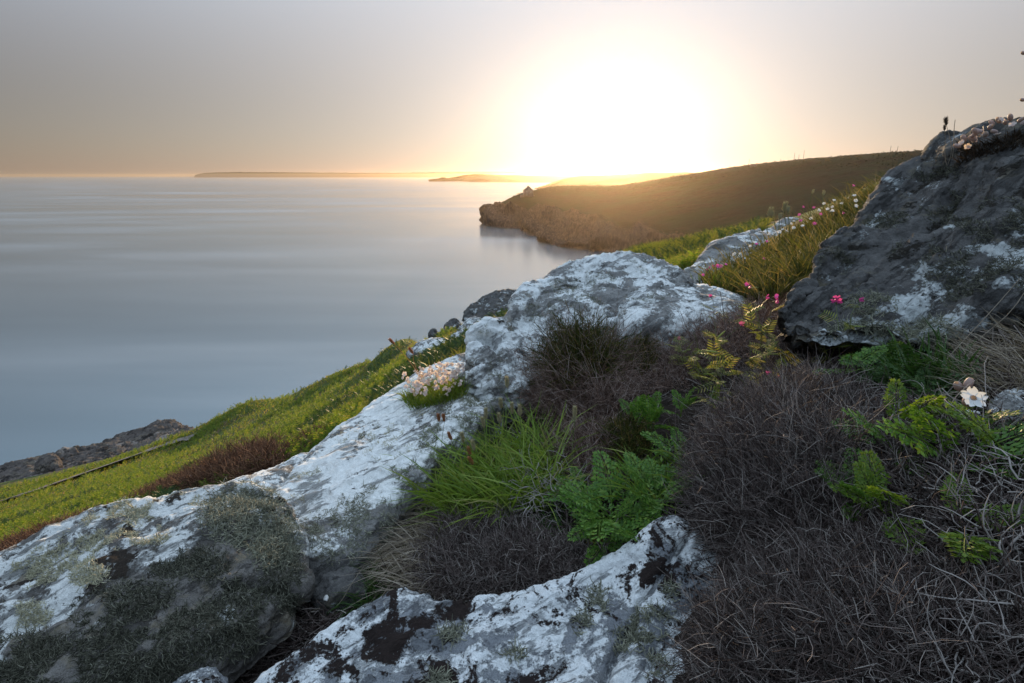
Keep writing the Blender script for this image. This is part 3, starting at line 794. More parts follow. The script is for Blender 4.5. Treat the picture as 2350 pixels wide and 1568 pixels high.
def sample_poly(poly, n, rng=RNG):
    p = np.array(poly, float); lo, hi = p.min(0), p.max(0)
    out = []
    tot = 0
    while tot < n:
        q = lo + rng.random((n * 3, 2)) * (hi - lo)
        q = q[in_poly(q[:, 0], q[:, 1], poly)]
        out.append(q); tot += len(q)
    return np.concatenate(out)[:n]
# ---------------------------------------------------------------- plant tissue
M_TWIG = plain_material('dead_heather_twig', [(0.0, (0.026, 0.017, 0.014)), (0.4, (0.082, 0.058, 0.050)), (0.75, (0.165, 0.130, 0.116)), (1.0, (0.34, 0.30, 0.265))], 0.8, 0.2)
M_TWIG_RED = plain_material('brown_heather_twig', [(0.0, (0.045, 0.020, 0.012)), (0.5, (0.12, 0.058, 0.034)), (1.0, (0.22, 0.125, 0.075))], 0.85, 0.15)
M_TWIG_BROWN = plain_material('pinkish_brown_heather_twig', [(0.0, (0.040, 0.022, 0.016)), (0.4, (0.13, 0.078, 0.058)), (0.75, (0.25, 0.165, 0.128)), (1.0, (0.40, 0.32, 0.28))], 0.8, 0.2)
M_WOOD = plain_material('bleached_heather_wood', [(0.0, (0.12, 0.10, 0.09)), (0.6, (0.30, 0.265, 0.24)), (1.0, (0.46, 0.42, 0.38))], 0.8, 0.2, 'noise', 35)
M_STRAW = leaf_material('dry_straw', [(0.0, (0.13, 0.10, 0.075)), (0.5, (0.32, 0.265, 0.205)), (1.0, (0.55, 0.47, 0.37))], 0.3, 0.7, 0.2)
M_SPRIG = leaf_material('green_heather_sprig', [(0.0, (0.035, 0.048, 0.010)), (0.6, (0.085, 0.095, 0.020)), (0.85, (0.17, 0.13, 0.035)), (1.0, (0.26, 0.15, 0.05))], 0.3, 0.7, 0.15)
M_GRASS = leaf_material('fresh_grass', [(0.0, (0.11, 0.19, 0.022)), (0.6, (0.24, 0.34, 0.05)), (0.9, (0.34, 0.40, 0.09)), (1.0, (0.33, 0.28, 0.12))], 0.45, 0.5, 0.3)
M_GRASS_DARK = leaf_material('shaded_grass', [(0.0, (0.028, 0.070, 0.014)), (0.7, (0.06, 0.13, 0.025)), (1.0, (0.12, 0.17, 0.05))], 0.4, 0.5, 0.3)  # dark green copy of the grass, its shade put into the colour
M_GRASS_GOLD = leaf_material('golden_grass', [(0.0, (0.05, 0.060, 0.014)), (0.5, (0.11, 0.115, 0.026)), (0.85, (0.22, 0.17, 0.05)), (1.0, (0.42, 0.29, 0.12))], 0.5, 0.6, 0.2)
M_BRACKEN = leaf_material('bracken_leaf', [(0.0, (0.085, 0.155, 0.020)), (0.5, (0.19, 0.275, 0.036)), (0.85, (0.26, 0.29, 0.05)), (1.0, (0.36, 0.32, 0.08))], 0.6, 0.55, 0.25)
M_BRACKEN_DARK = leaf_material('shrub_leaf', [(0.0, (0.022, 0.050, 0.012)), (0.6, (0.045, 0.088, 0.018)), (1.0, (0.09, 0.12, 0.03))], 0.35, 0.55, 0.25)
M_TURF = leaf_material('slope_grass', [(0.0, (0.12, 0.155, 0.022)), (0.5, (0.24, 0.265, 0.045)), (0.85, (0.31, 0.28, 0.07)), (1.0, (0.40, 0.28, 0.13))], 0.6, 0.6, 0.2)
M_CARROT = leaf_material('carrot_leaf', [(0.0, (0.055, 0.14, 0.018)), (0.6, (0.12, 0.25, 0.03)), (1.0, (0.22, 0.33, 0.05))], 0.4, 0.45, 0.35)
M_CARROT_LIGHT = leaf_material('sunlit_carrot_leaf', [(0.0, (0.08, 0.16, 0.015)), (1.0, (0.20, 0.28, 0.03))], 0.5, 0.45, 0.35)  # second carrot leaf tone, sunlight put into its colour
M_YELLOW = leaf_material('yellowed_leaf', [(0.0, (0.28, 0.20, 0.02)), (1.0, (0.42, 0.31, 0.05))], 0.4, 0.5, 0.3)
M_VETCH = leaf_material('vetch_leaf', [(0.0, (0.13, 0.17, 0.028)), (0.6, (0.26, 0.28, 0.055)), (1.0, (0.45, 0.36, 0.13))], 0.5, 0.5, 0.3)
M_POD = leaf_material('vetch_pod', [(0.0, (0.20, 0.28, 0.045)), (1.0, (0.34, 0.36, 0.09))], 0.4, 0.4, 0.4)
M_PINK = leaf_material('pink_petal', [(0.0, (0.62, 0.05, 0.33)), (1.0, (0.78, 0.15, 0.50))], 0.4, 0.5, 0.3)
M_WHITE = leaf_material('white_petal', [(0.0, (0.74, 0.72, 0.70)), (1.0, (0.82, 0.80, 0.78))], 0.3, 0.5, 0.3)
M_BLUSH = leaf_material('blush_petal', [(0.0, (0.62, 0.36, 0.30)), (0.5, (0.74, 0.58, 0.52)), (1.0, (0.80, 0.74, 0.70))], 0.45, 0.5, 0.3)
M_CALYX = leaf_material('veined_calyx', [(0.0, (0.38, 0.27, 0.25)), (1.0, (0.55, 0.44, 0.41))], 0.35, 0.5, 0.3)
M_STEM = leaf_material('green_stem', [(0.0, (0.07, 0.11, 0.03)), (1.0, (0.16, 0.18, 0.06))], 0.2, 0.5, 0.3)
M_SEED = leaf_material('fluffy_seed_head', [(0.0, (0.58, 0.52, 0.34)), (0.5, (0.72, 0.66, 0.47)), (1.0, (0.84, 0.80, 0.62))], 0.6, 0.7, 0.15)
M_SEED_RED = leaf_material('russet_seed_head', [(0.0, (0.55, 0.25, 0.12)), (1.0, (0.74, 0.42, 0.24))], 0.6, 0.7, 0.15)
M_SEED_DARK = leaf_material('dark_seed_head', [(0.0, (0.035, 0.025, 0.018)), (1.0, (0.09, 0.065, 0.045))], 0.15, 0.7, 0.15)
M_DOCK = leaf_material('reddish_dock', [(0.0, (0.34, 0.11, 0.055)), (1.0, (0.52, 0.23, 0.11))], 0.4, 0.6, 0.2)
M_LICHEN = plain_material('grey_green_strap_lichen', [(0.0, (0.10, 0.10, 0.070)), (0.6, (0.20, 0.20, 0.145)), (1.0, (0.36, 0.35, 0.26))], 0.9, 0.12)
M_LICHEN_DARK = plain_material('dark_strap_lichen', [(0.0, (0.035, 0.035, 0.025)), (0.6, (0.085, 0.083, 0.060)), (1.0, (0.19, 0.185, 0.14))], 0.9, 0.12)
M_LICHEN_PALE = plain_material('pale_tufted_lichen', [(0.0, (0.25, 0.24, 0.16)), (1.0, (0.50, 0.46, 0.32))], 0.9, 0.12)
UP = np.array([0, 0, 1.0])

def edge_factor(uv, poly, w):
    """0 at the outline of the polygon .. 1 at w pixels inside"""
    best = np.full(len(uv), 1e9); n = len(poly)
    for i in range(n):
        a = np.array(poly[i], float); b = np.array(poly[(i + 1) % n], float)
        ab = b - a; t = np.clip(((uv - a) @ ab) / (ab @ ab), 0, 1)
        best = np.minimum(best, np.linalg.norm(uv - a - t[:, None] * ab, axis=1))
    return np.clip(best / w, 0, 1)

def world_to_local(paths, o):
    return paths - np.asarray(o)

# ---------------------------------------------------------------- heather
def heather(label, poly, n, h, lean=(0, 0, 0), mat=None, sides=5, r=0.00075, out=0.8, curl=0.65, edge=70, name='heather_bush', cat='heather', sprig_mat=None, sprig_len=0.4, droop=0.0, group=None, k=5, lift=0.0):
    rng = np.random.default_rng(abs(hash(label)) % 99991 if False else sum(map(ord, label)))
    uv = sample_poly(poly, n, rng)
    p, nr, idx = hits(uv)
    uv = uv[idx]
    ef = edge_factor(uv, poly, edge)
    c = p.mean(0)
    rad = (p - c); rad[:, 2] *= 0.3
    sc = np.percentile(np.linalg.norm(rad, axis=1), 85) + 1e-6
    outw = rad / sc
    clump = fbm(p / (h * 1.2) + 3.0, 2)
    d = UP * 0.75 + nr * 0.45 + outw * out + np.asarray(lean, float) + 0.32 * rng.normal(size=p.shape) + np.stack([clump, -clump, clump * 0], -1) * 0.7
    L = h * (0.45 + 0.75 * ef) * (0.75 + 0.5 * rng.random(len(p))) * (1 + 0.45 * clump)
    root = p + UP * (lift - 0.01)
    main = strands(root, d, L, k, curl, droop, rng)
    base = empty(name, c)
    tag(base, label, cat, group)
    rr = r * (0.8 + 0.8 * rng.random(len(p)))[:, None] * np.linspace(1.25, 0.45, k)[None]
    v, f = tubes(main, rr)
    o = obj('stems', mesh_from('stems', v - c, f), mat or M_TWIG, base); tag(o, kind='stuff')
    # short side sprigs
    m = len(main) * sides
    i = np.repeat(np.arange(len(main)), sides)
    t = 0.25 + 0.73 * rng.random(m)
    seg = np.minimum((t * (k - 1)).astype(int), k - 2); fr = t * (k - 1) - seg
    pos = main[i, seg] * (1 - fr)[:, None] + main[i, seg + 1] * fr[:, None]
    ax = unit(main[i, seg + 1] - main[i, seg])
    sd = ax * 0.8 + 0.75 * unit(rng.normal(size=(m, 3))) + UP * 0.15
    sl = L[i] * sprig_len * (0.4 + 0.8 * rng.random(m))
    side = strands(pos, sd, sl, 4, 0.5, 0.0, rng)
    v, f = tubes(side, (r * 0.62 * (0.7 + 0.7 * rng.random(m)))[:, None] * np.linspace(1.1, 0.5, 4)[None])
    o = obj('sprigs', mesh_from('sprigs', v - c, f), sprig_mat or mat or M_TWIG, base); tag(o, kind='stuff')
    return base

heather('rounded dead heather bush leaning against the big pale boulder', [(1195, 905), (1225, 820), (1300, 790), (1390, 800), (1440, 870), (1430, 955), (1340, 985), (1240, 955)], 2400, .235, (-.25, -.25, .15), out=0.8, edge=60, mat=M_TWIG_BROWN)
heather('low dark heather carpet along the foot of the mottled slab', [(1400, 745), (1500, 718), (1640, 712), (1720, 695), (1800, 705), (1850, 745), (1800, 800), (1700, 850), (1560, 900), (1440, 920), (1420, 830)], 3000, .10, (-.2, -.1, 0), out=0.4, mat=M_TWIG_BROWN)
heather('small dead heather bush behind the green grass tuft', [(1245, 1010), (1330, 970), (1430, 985), (1470, 1060), (1400, 1130), (1290, 1110)], 1100, .085, (-.2, -.1, .1), out=0.8, edge=45, mat=M_TWIG_BROWN)
heather('large dead heather mound combed by the wind beside the wild carrot', [(1610, 1090), (1655, 990), (1780, 905), (1900, 885), (2010, 965), (2010, 1100), (1960, 1235), (1800, 1290), (1710, 1290), (1625, 1225)], 5600, .11, (-.55, -.1, -.15), out=0.45, curl=0.35)
heather('dead heather mound in the near corner beside the lichen slab', [(1655, 1470), (1735, 1340), (1800, 1280), (1950, 1250), (2150, 1300), (2250, 1420), (2230, 1600), (2100, 1680), (1640, 1680)], 6600, .080, (-.4, .25, -.1), out=0.45)
heather('dead heather fringe hanging over the back of the lichen slab', [(950, 1270), (1040, 1190), (1180, 1180), (1300, 1240), (1430, 1290), (1400, 1330), (1240, 1350), (1100, 1372), (1000, 1380), (955, 1340)], 2600, .070, (-.05, -.45, -.15), out=0.5, droop=0.5, edge=50)
heather('tangle of thick twisted heather stems beside the white campion flower', [(1900, 905), (2050, 905), (2200, 955), (2350, 1000), (2420, 1300), (2300, 1400), (2150, 1280), (1990, 1210), (1960, 1000)], 2200, .075, (-.35, 0, -.2), r=0.0011, out=0.3, curl=1.0, sides=3)
heather('dark tangle of twisted heather stems filling the bottom corner', [(2210, 1430), (2350, 1340), (2480, 1400), (2480, 1680), (2170, 1680)], 1500, .075, (-.2, .1, 0), r=0.0011, out=0.3, curl=1.0, sides=3)
heather('dead heather slope running on past the dark corner tangle', [(2440, 900), (2900, 760), (3600, 640), (3900, 1000), (3300, 1600), (2900, 1800), (2470, 1720)], 4500, .08, (-.4, .1, -.1), out=0.2, sides=3)
heather('strip of dead heather at the foot of the huge dark boulder', [(1700, 720), (1760, 690), (1850, 650), (1880, 690), (1830, 745), (1760, 780)], 1000, .075, (-.2, -.1, .1), out=0.4, mat=M_TWIG_RED)
heather('dead heather between the vetch and the boulder overhang', [(1780, 780), (1880, 790), (2000, 830), (1960, 900), (1850, 890), (1740, 900), (1680, 900)], 1500, .06, (-.4, -.1, -.1), out=0.2)
heather('brown heather bush behind the two lichened rocks', [(280, 1172), (380, 1112), (480, 1078), (600, 1046), (660, 1062), (640, 1095), (560, 1118), (450, 1138)], 4200, .62, (0.1, 0, .2), mat=M_TWIG_RED, r=0.005, out=0.3)
heather('low brown heather strip behind the corner boulder', [(-30, 1285), (100, 1225), (220, 1182), (280, 1172), (260, 1200), (120, 1265), (0, 1310)], 2400, .42, (0.1, 0, .2), mat=M_TWIG_RED, r=0.005, out=0.3)
heather('brown heather tuft against the back edge of the pale slab', [(650, 1062), (700, 1022), (745, 992), (770, 1000), (710, 1050)], 800, .40, (0.1, 0, .2), mat=M_TWIG_RED, r=0.005, out=0.3)
heather('green heather sprig sticking out of the rounded dead bush', [(1265, 925), (1285, 880), (1340, 860), (1390, 885), (1375, 930), (1310, 950)], 1100, .17, (0, -.3, .5), mat=M_SPRIG, r=0.0014, out=0.35, sides=8, sprig_len=0.2, edge=30, lift=.10)
heather('dark green heather sprig on top of the rounded dead bush', [(1310, 770), (1350, 740), (1410, 745), (1420, 780), (1360, 800)], 320, .10, (-.1, -.2, .4), mat=M_SPRIG, r=0.0014, out=0.5, sides=8, sprig_len=0.22, edge=30, lift=.07)
heather('dull green heather patch in the dark carpet behind the sprig', [(1430, 830), (1480, 800), (1510, 850), (1470, 890), (1430, 880)], 380, .08, (0, 0, .4), lift=.05, mat=M_SPRIG, r=0.0012, out=0.4, sides=5, sprig_len=0.22, edge=30)
heather('dull green heather at the shaded end of the small bush', [(1400, 1000), (1460, 1000), (1490, 1060), (1430, 1100), (1390, 1060)], 380, .07, (0, 0, .3), lift=.04, mat=M_SPRIG, r=0.0011, out=0.4, sides=4, sprig_len=0.25, edge=30)

# ---------------------------------------------------------------- grass
def blades(p, nr, h, lean, width, rng, k=5, droop=0.7, spread=0.45, curl=0.12):
    n = len(p)
    d = UP + nr * 0.25 + np.asarray(lean, float) + spread * rng.normal(size=(n, 3)) * np.array([1, 1, .3])
    path = strands(p - UP * 0.006, d, h, k, curl, 0.0, rng)
    bend = np.linspace(0, 1, k)[None, :, None] ** 2 * (np.asarray(h)[:, None, None] * droop * (0.3 + 0.9 * rng.random((n, 1, 1))))
    dirn = unit(np.stack([d[:, 0], d[:, 1], d[:, 2] * 0], -1))[:, None, :]
    path = path + bend * (dirn * 0.7 - UP * 0.45)
    side = unit(np.cross(path[:, -1] - path[:, 0], rng.normal(size=(n, 3))))
    w = np.asarray(width)[:, None] * np.array([0.75, 1.0, 0.9, 0.6, 0.08] if k == 5 else np.linspace(1, .08, k))[None]
    return ribbons(path, w, side)
def grass(name, label, poly, n, h0, h1, width, mat, lean=(0, 0, 0), droop=0.7, spread=0.45, cat='grass', kind='stuff', jit=None):
    rng = np.random.default_rng(sum(map(ord, label)))
    uv = sample_poly(poly, n, rng)
    p, nr, idx = hits(uv)
    h = (h0 + (h1 - h0) * rng.random(len(p)) ** 1.3)
    v, f = blades(p, nr, h, lean, width * (0.6 + 0.7 * rng.random(len(p))), rng, 5, droop, spread)
    c = p.mean(0)
    o = obj(name, mesh_from(name, v - c, f), mat, loc=c)
    tag(o, label, cat, kind=kind)
    return o
grass('grass_tuft', 'bright green grass tuft beside the pale rock slab', [(985, 1170), (1000, 1100), (1060, 1060), (1150, 1030), (1250, 1020), (1290, 1090), (1260, 1170), (1150, 1200), (1040, 1205)], 1300, .08, .22, .0045, M_GRASS, (-.05, -.05, .2))
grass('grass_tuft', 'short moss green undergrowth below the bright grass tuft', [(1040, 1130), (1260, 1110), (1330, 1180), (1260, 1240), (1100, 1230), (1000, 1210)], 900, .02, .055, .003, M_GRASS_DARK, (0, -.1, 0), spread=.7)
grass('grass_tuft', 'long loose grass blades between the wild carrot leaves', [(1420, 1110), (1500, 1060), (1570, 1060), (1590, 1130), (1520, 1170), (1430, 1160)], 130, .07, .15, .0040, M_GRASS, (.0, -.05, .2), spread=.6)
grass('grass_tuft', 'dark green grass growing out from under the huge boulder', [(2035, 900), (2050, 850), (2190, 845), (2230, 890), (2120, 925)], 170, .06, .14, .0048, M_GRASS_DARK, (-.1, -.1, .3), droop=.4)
grass('grass_tuft', 'yellow green grass in the sun behind the mottled slab', [(1590, 660), (1620, 648), (1690, 642), (1700, 664), (1610, 672)], 150, .07, .15, .0065, M_CARROT_LIGHT, (.02, -.05, .5), droop=.25, spread=.25)
grass('dry_grass', 'grey dry grass hanging from the foot of the pale slab', [(880, 1230), (900, 1160), (960, 1110), (1010, 1130), (1040, 1200), (1000, 1280), (930, 1320), (890, 1290)], 1500, .05, .12, .0018, M_STRAW, (-.25, -.6, -.1), droop=1.0, spread=.35)
grass('dry_grass', 'pale dry straw spilling over the corner of the lichen slab', [(900, 1290), (960, 1250), (1020, 1290), (1010, 1370), (950, 1390), (905, 1360)], 420, .05, .11, .0026, M_STRAW, (-.1, -.3, .1), droop=1.0, spread=.6)
grass('dry_grass', 'grey tangle of dry grass above the white campion flower', [(2200, 850), (2230, 780), (2350, 760), (2420, 800), (2420, 900), (2300, 930), (2210, 900)], 900, .05, .11, .0014, M_STRAW, (-.2, -.2, .1), droop=.8, spread=.9)
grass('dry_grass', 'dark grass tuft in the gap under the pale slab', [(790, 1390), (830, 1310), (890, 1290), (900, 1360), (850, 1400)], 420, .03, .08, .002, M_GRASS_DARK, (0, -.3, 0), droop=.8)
SLOPE = [(1600, 668), (1640, 622), (1760, 572), (1850, 522), (1950, 462), (2040, 425), (2075, 440), (2010, 490), (1960, 540), (1900, 600), (1870, 650), (1780, 700), (1690, 690)]
grass('slope_grass', 'golden green windblown grass climbing beside the huge dark boulder', SLOPE, 6500, .07, .22, .0045, M_GRASS_GOLD, (.25, 0, .1), droop=.6, spread=.4)
heather('low shrubby herbs among the golden grass', SLOPE, 1500, .10, (0, 0, .2), mat=M_SPRIG, r=0.003, out=0.1, sides=3, name='heath_herbs', cat='herbs')
# litter on the bare ground between the plants
def litter(label, poly, n):
    rng = np.random.default_rng(77)
    uv = sample_poly(poly, n, rng)
    p, nr, idx = hits(uv)
    d = rng.normal(size=p.shape) * np.array([1, 1, .25]) + nr * 0.25 + np.array([-.4, -.1, 0])
    path = strands(p + nr * 0.004, d, 0.02 + 0.05 * rng.random(len(p)), 4, 0.6, 0.1, rng)
    v, f = tubes(path, np.full((len(p), 4), 0.0008) * (0.6 + rng.random(len(p)))[:, None])
    c = p.mean(0)
    o = obj('plant_litter', mesh_from('plant_litter', v - c, f), M_TWIG, loc=c)
    tag(o, label, 'litter', kind='stuff')
litter('dry heather twigs and stalks strewn between the bushes', [(880, 1400), (960, 1100), (1150, 1000), (1250, 950), (1400, 720), (1720, 690), (1880, 700), (2000, 800), (2400, 760), (2450, 1700), (1700, 1700), (1650, 1300), (1500, 1250), (1300, 1330), (1000, 1400)], 9000)
litter('dry stalks and moss in the gap below the corner boulder', [(480, 1568), (600, 1480), (700, 1390), (800, 1400), (760, 1440), (640, 1540), (560, 1600)], 900)

# ---------------------------------------------------------------- bracken and turf on the slopes
def frond_template(pairs=7, wide=0.34):
    V, F = [], []
    n = 0
    for i in range(pairs):
        t = 0.16 + 0.8 * i / pairs
        w = wide * (1 - t) ** 0.7 * (0.55 + 0.9 * min(t * 3, 1)) * 0.75
        z = 0.28 * math.sin(t * 2.2) - 0.32 * t * t
        for s in (-1, 1):
            V += [(0, t - 0.32 / pairs, z), (s * w, t + 0.05, z - 0.06 - 0.05 * t), (0, t + 0.30 / pairs, z + 0.004)]
            F.append((n, n + 1, n + 2)); n += 3
    return np.array(V), np.array(F)
FT_V, FT_F = frond_template(10)
FS_V, FS_F = frond_template(5)
def scatter_template(tv, tf, pos, yaw, tilt, size):
    n = len(pos)
    c, s = np.cos(yaw), np.sin(yaw); ct, stt = np.cos(tilt), np.sin(tilt)
    v = tv[None] * size[:, None, None]
    y = v[..., 1] * ct[:, None] - v[..., 2] * stt[:, None]
    z = v[..., 1] * stt[:, None] + v[..., 2] * ct[:, None]
    x = v[..., 0]
    X = x * c[:, None] - y * s[:, None]; Y = x * s[:, None] + y * c[:, None]
    out = np.stack([X, Y, z], -1) + pos[:, None, :]
    f = tf[None] + (np.arange(n) * len(tv))[:, None, None]
    return out.reshape(-1, 3), f.reshape(-1, tf.shape[1])
def bracken(label, poly, n, mat, size=0.42, keep=None, name='bracken', simple=False, seed=0, pxmin=0.0, dmin=4.0):
    rng = np.random.default_rng(400 + seed)
    uv = sample_poly(poly, n, rng)
    p, nr, idx = hits(uv)
    if keep is not None:
        k = keep(p); p, nr = p[k], nr[k]
    dist = np.linalg.norm(p - np.array([0, 0, CZ]), axis=1)
    ok = (dist > dmin) & (dist < 140); p, nr, dist = p[ok], nr[ok], dist[ok]
    sz = np.maximum(size * (0.55 + 0.7 * rng.random(len(p))), dist * pxmin)
    sz *= 1 + 0.35 * fbm(p / 2.2, 2)
    yaw = rng.random(len(p)) * 6.283 if False else rng.normal(0.9, 1.2, len(p)) - 1.2
    v, f = scatter_template(FS_V if simple else FT_V, FS_F if simple else FT_F, p, yaw, rng.normal(0.75, 0.3, len(p)), sz)
    c = p.mean(0)
    o = obj(name, mesh_from(name, v - c, f), mat, loc=c)
    tag(o, label, name.replace('_', ' '), kind='stuff')
SLOPE_LEFT = [(-450, 1470), (0, 1300), (300, 1192), (600, 1100), (700, 1060), (900, 930), (1040, 838), (1100, 800), (1192, 722), (1130, 738), (1080, 752), (1010, 768), (950, 770), (875, 805), (800, 838), (700, 876), (600, 910), (515, 945), (440, 985), (320, 1036), (200, 1074), (100, 1098), (0, 1122), (-450, 1262)]
patchy = lambda p: fbm(p / np.array([4.0, 15.0, 3.0]) + 2.7, 3) + 0.4 * fbm(p / 1.6, 2)
SL_NEAR = [(-450, 1470), (0, 1300), (300, 1192), (600, 1100), (700, 1060), (900, 930), (1040, 838), (1100, 800), (1192, 722), (1120, 742), (1000, 800), (800, 900), (600, 1000), (400, 1080), (200, 1140), (0, 1210), (-450, 1390)]
bracken('green bracken covering the slope above the sea', SL_NEAR, 28000, M_BRACKEN, 0.24, lambda p: patchy(p) > -0.02, seed=1, pxmin=0.010)
bracken('dark green shrubs in patches among the slope bracken', SL_NEAR, 9000, M_BRACKEN_DARK, 0.26, lambda p: patchy(p) < -0.22, name='shrubs', seed=2, pxmin=0.012)
bracken('far bracken and scrub down the slope towards the shore', SLOPE_LEFT, 34000, M_BRACKEN, 0.3, lambda p: patchy(p) > -0.02, simple=True, seed=3, pxmin=0.009, dmin=17)
bracken('far dark scrub patches low on the slope', SLOPE_LEFT, 9000, M_BRACKEN_DARK, 0.35, lambda p: patchy(p) < -0.22, name='scrub', simple=True, seed=4, pxmin=0.010, dmin=17)
def turf(label, poly, n, h, mat, seed):
    rng = np.random.default_rng(seed)
    uv = sample_poly(poly, n, rng)
    p, nr, idx = hits(uv)
    dist = np.linalg.norm(p - np.array([0, 0, CZ]), axis=1)
    ok = (dist > 4.0) & (dist < 140); p, nr, dist = p[ok], nr[ok], dist[ok]
    hh = np.maximum(h * (0.5 + rng.random(len(p))), dist * 0.006)
    v, f = blades(p, nr, hh, (.35, 0, .1), np.maximum(0.006, dist * 0.0011) * (0.6 + rng.random(len(p))), rng, 3, 0.6, 0.35)
    c = p.mean(0)
    o = obj('turf_grass', mesh_from('turf_grass', v - c, f), mat, loc=c)
    tag(o, label, 'grass', kind='stuff')
turf('yellow green grass over the slope above the sea', SLOPE_LEFT, 40000, .17, M_TURF, 21)
FMEADOW = [(1382, 606), (1440, 592), (1505, 604), (1580, 648), (1600, 610), (1650, 565), (1740, 536), (1770, 506), (1700, 519), (1560, 557), (1460, 569), (1395, 594)]
turf('sunlit grass beyond the big boulder at the edge of the bay', FMEADOW, 15000, .13, M_TURF, 22)
bracken('green bracken beyond the big boulder', FMEADOW, 3000, M_BRACKEN, 0.13, lambda p: patchy(p * 2.2) > 0.05, seed=6, pxmin=0.01)
bracken('dark low scrub beyond the big boulder', FMEADOW, 900, M_BRACKEN_DARK, 0.14, lambda p: patchy(p * 2.2) < -0.02, name='scrub', seed=7, pxmin=0.01)
# ---------------------------------------------------------------- strap lichen growing on the rocks (part of each rock)
def lichen(key, blobs, n, length, width, mat, seed, name='lichen', hang=0.2, k=4, noise_cut=-0.2, nscale=30):
    """blobs: list of (u, v, ru, rv) patches of the rock as seen in the photograph"""
    q, f, o = ROCKS[key]
    rng = np.random.default_rng(seed)
    a, b, c = q[f[:, 0]], q[f[:, 1]], q[f[:, 3]]
    nrm = np.cross(b - a, c - a); area = np.linalg.norm(nrm, axis=1); nrm = nrm / (area[:, None] + 1e-12)
    mid = q[f].mean(1)
    if ((mid - q.mean(0)) * nrm).sum() < 0: nrm = -nrm
    u, v, d = proj(mid)
    w = np.zeros(len(mid))
    for (bu, bv, ru, rv) in blobs:
        w = np.maximum(w, np.clip(1.4 - ((u - bu) / ru) ** 2 - ((v - bv) / rv) ** 2, 0, 1))
    w *= (fbm(mid * nscale, 3) > noise_cut)
    facing = ((np.array([0, 0, CZ]) - mid) * nrm).sum(1) > -0.02
    w *= facing * area
    if w.sum() <= 0: return
    i = rng.choice(len(mid), n, p=w / w.sum())
    r1, r2 = rng.random((2, n))
    root = a[i] + (b[i] - a[i]) * r1[:, None] + (c[i] - a[i]) * r2[:, None]
    dr = nrm[i] * 0.9 + 0.7 * rng.normal(size=(n, 3)) - UP * hang
    L = length * (0.5 + rng.random(n))
    path = strands(root, dr, L, k, 1.25, 0.2, rng)
    vv, ff = tubes(path, (width * 0.5 * (0.6 + 0.8 * rng.random(n)))[:, None] * np.linspace(1.1, 0.45, k)[None])
    oc = np.array(o.location)
    l = obj(name, mesh_from(name, vv - oc, ff), mat, o)
    tag(l, kind='stuff')
lichen('corner', [(560, 1185, 95, 70), (625, 1240, 60, 70)], 8500, .017, .0017, M_LICHEN, 1, hang=.4, noise_cut=-.6)
lichen('corner', [(390, 1290, 50, 40), (330, 1420, 150, 80), (500, 1440, 110, 70), (120, 1530, 190, 70), (300, 1520, 170, 80), (470, 1300, 50, 40), (560, 1380, 60, 60), (650, 1330, 45, 70)], 17000, .014, .0016, M_LICHEN_DARK, 2, 'dark_lichen', hang=.4, noise_cut=-.22, nscale=11)
lichen('corner', [(50, 1320, 90, 28), (140, 1285, 70, 34), (215, 1240, 70, 30), (305, 1172, 60, 22), (430, 1146, 40, 14), (60, 1410, 60, 30), (200, 1320, 50, 26), (330, 1230, 60, 22), (255, 1200, 60, 30)], 5500, .011, .0014, M_LICHEN_PALE, 3, 'pale_lichen', hang=0, noise_cut=.02, nscale=22)
lichen('slab', [(840, 1170, 60, 50), (780, 1230, 90, 60), (930, 1075, 30, 30), (1080, 945, 70, 60), (1000, 1010, 40, 40), (870, 1230, 40, 60)], 7000, .013, .0015, M_LICHEN, 4, hang=.4, noise_cut=-.05, nscale=18)
lichen('slab', [(700, 1090, 60, 20), (850, 1000, 80, 30), (900, 1030, 60, 30), (980, 940, 50, 20), (650, 1140, 60, 20)], 1100, .010, .0014, M_LICHEN_PALE, 5, 'pale_lichen', hang=0, noise_cut=.12, nscale=25)
lichen('boulder', [(1240, 715, 40, 30), (1290, 660, 50, 20), (1380, 640, 40, 25), (1470, 615, 50, 20), (1130, 755, 50, 12), (1150, 860, 30, 50), (1200, 880, 30, 30), (1500, 690, 60, 15), (1330, 690, 60, 20)], 4200, .011, .0015, M_LICHEN, 6, hang=.2, noise_cut=.02, nscale=18)
lichen('dark', [(2050, 765, 110, 26), (1960, 760, 60, 25), (2000, 700, 60, 25), (2150, 760, 60, 30)], 4200, .018, .0016, M_LICHEN, 7, hang=.6, noise_cut=-.15, nscale=18)
lichen('dark', [(2250, 640, 120, 70), (2200, 480, 80, 40), (2100, 580, 60, 30), (2300, 520, 90, 60), (2020, 500, 60, 25), (1920, 600, 40, 30), (2150, 400, 60, 20)], 7000, .014, .0015, M_LICHEN_DARK, 8, 'dark_lichen', hang=.4, noise_cut=.0, nscale=12)
lichen('flat', [(1040, 1455, 30, 20), (1010, 1560, 30, 22), (1370, 1375, 25, 35), (1340, 1430, 20, 30), (1440, 1470, 50, 30), (1500, 1430, 50, 35), (1540, 1360, 30, 20), (1500, 1530, 40, 25), (1640, 1490, 40, 25), (1180, 1500, 25, 15)], 1500, .016, .0018, M_LICHEN, 9, hang=0, noise_cut=-.1, nscale=30)

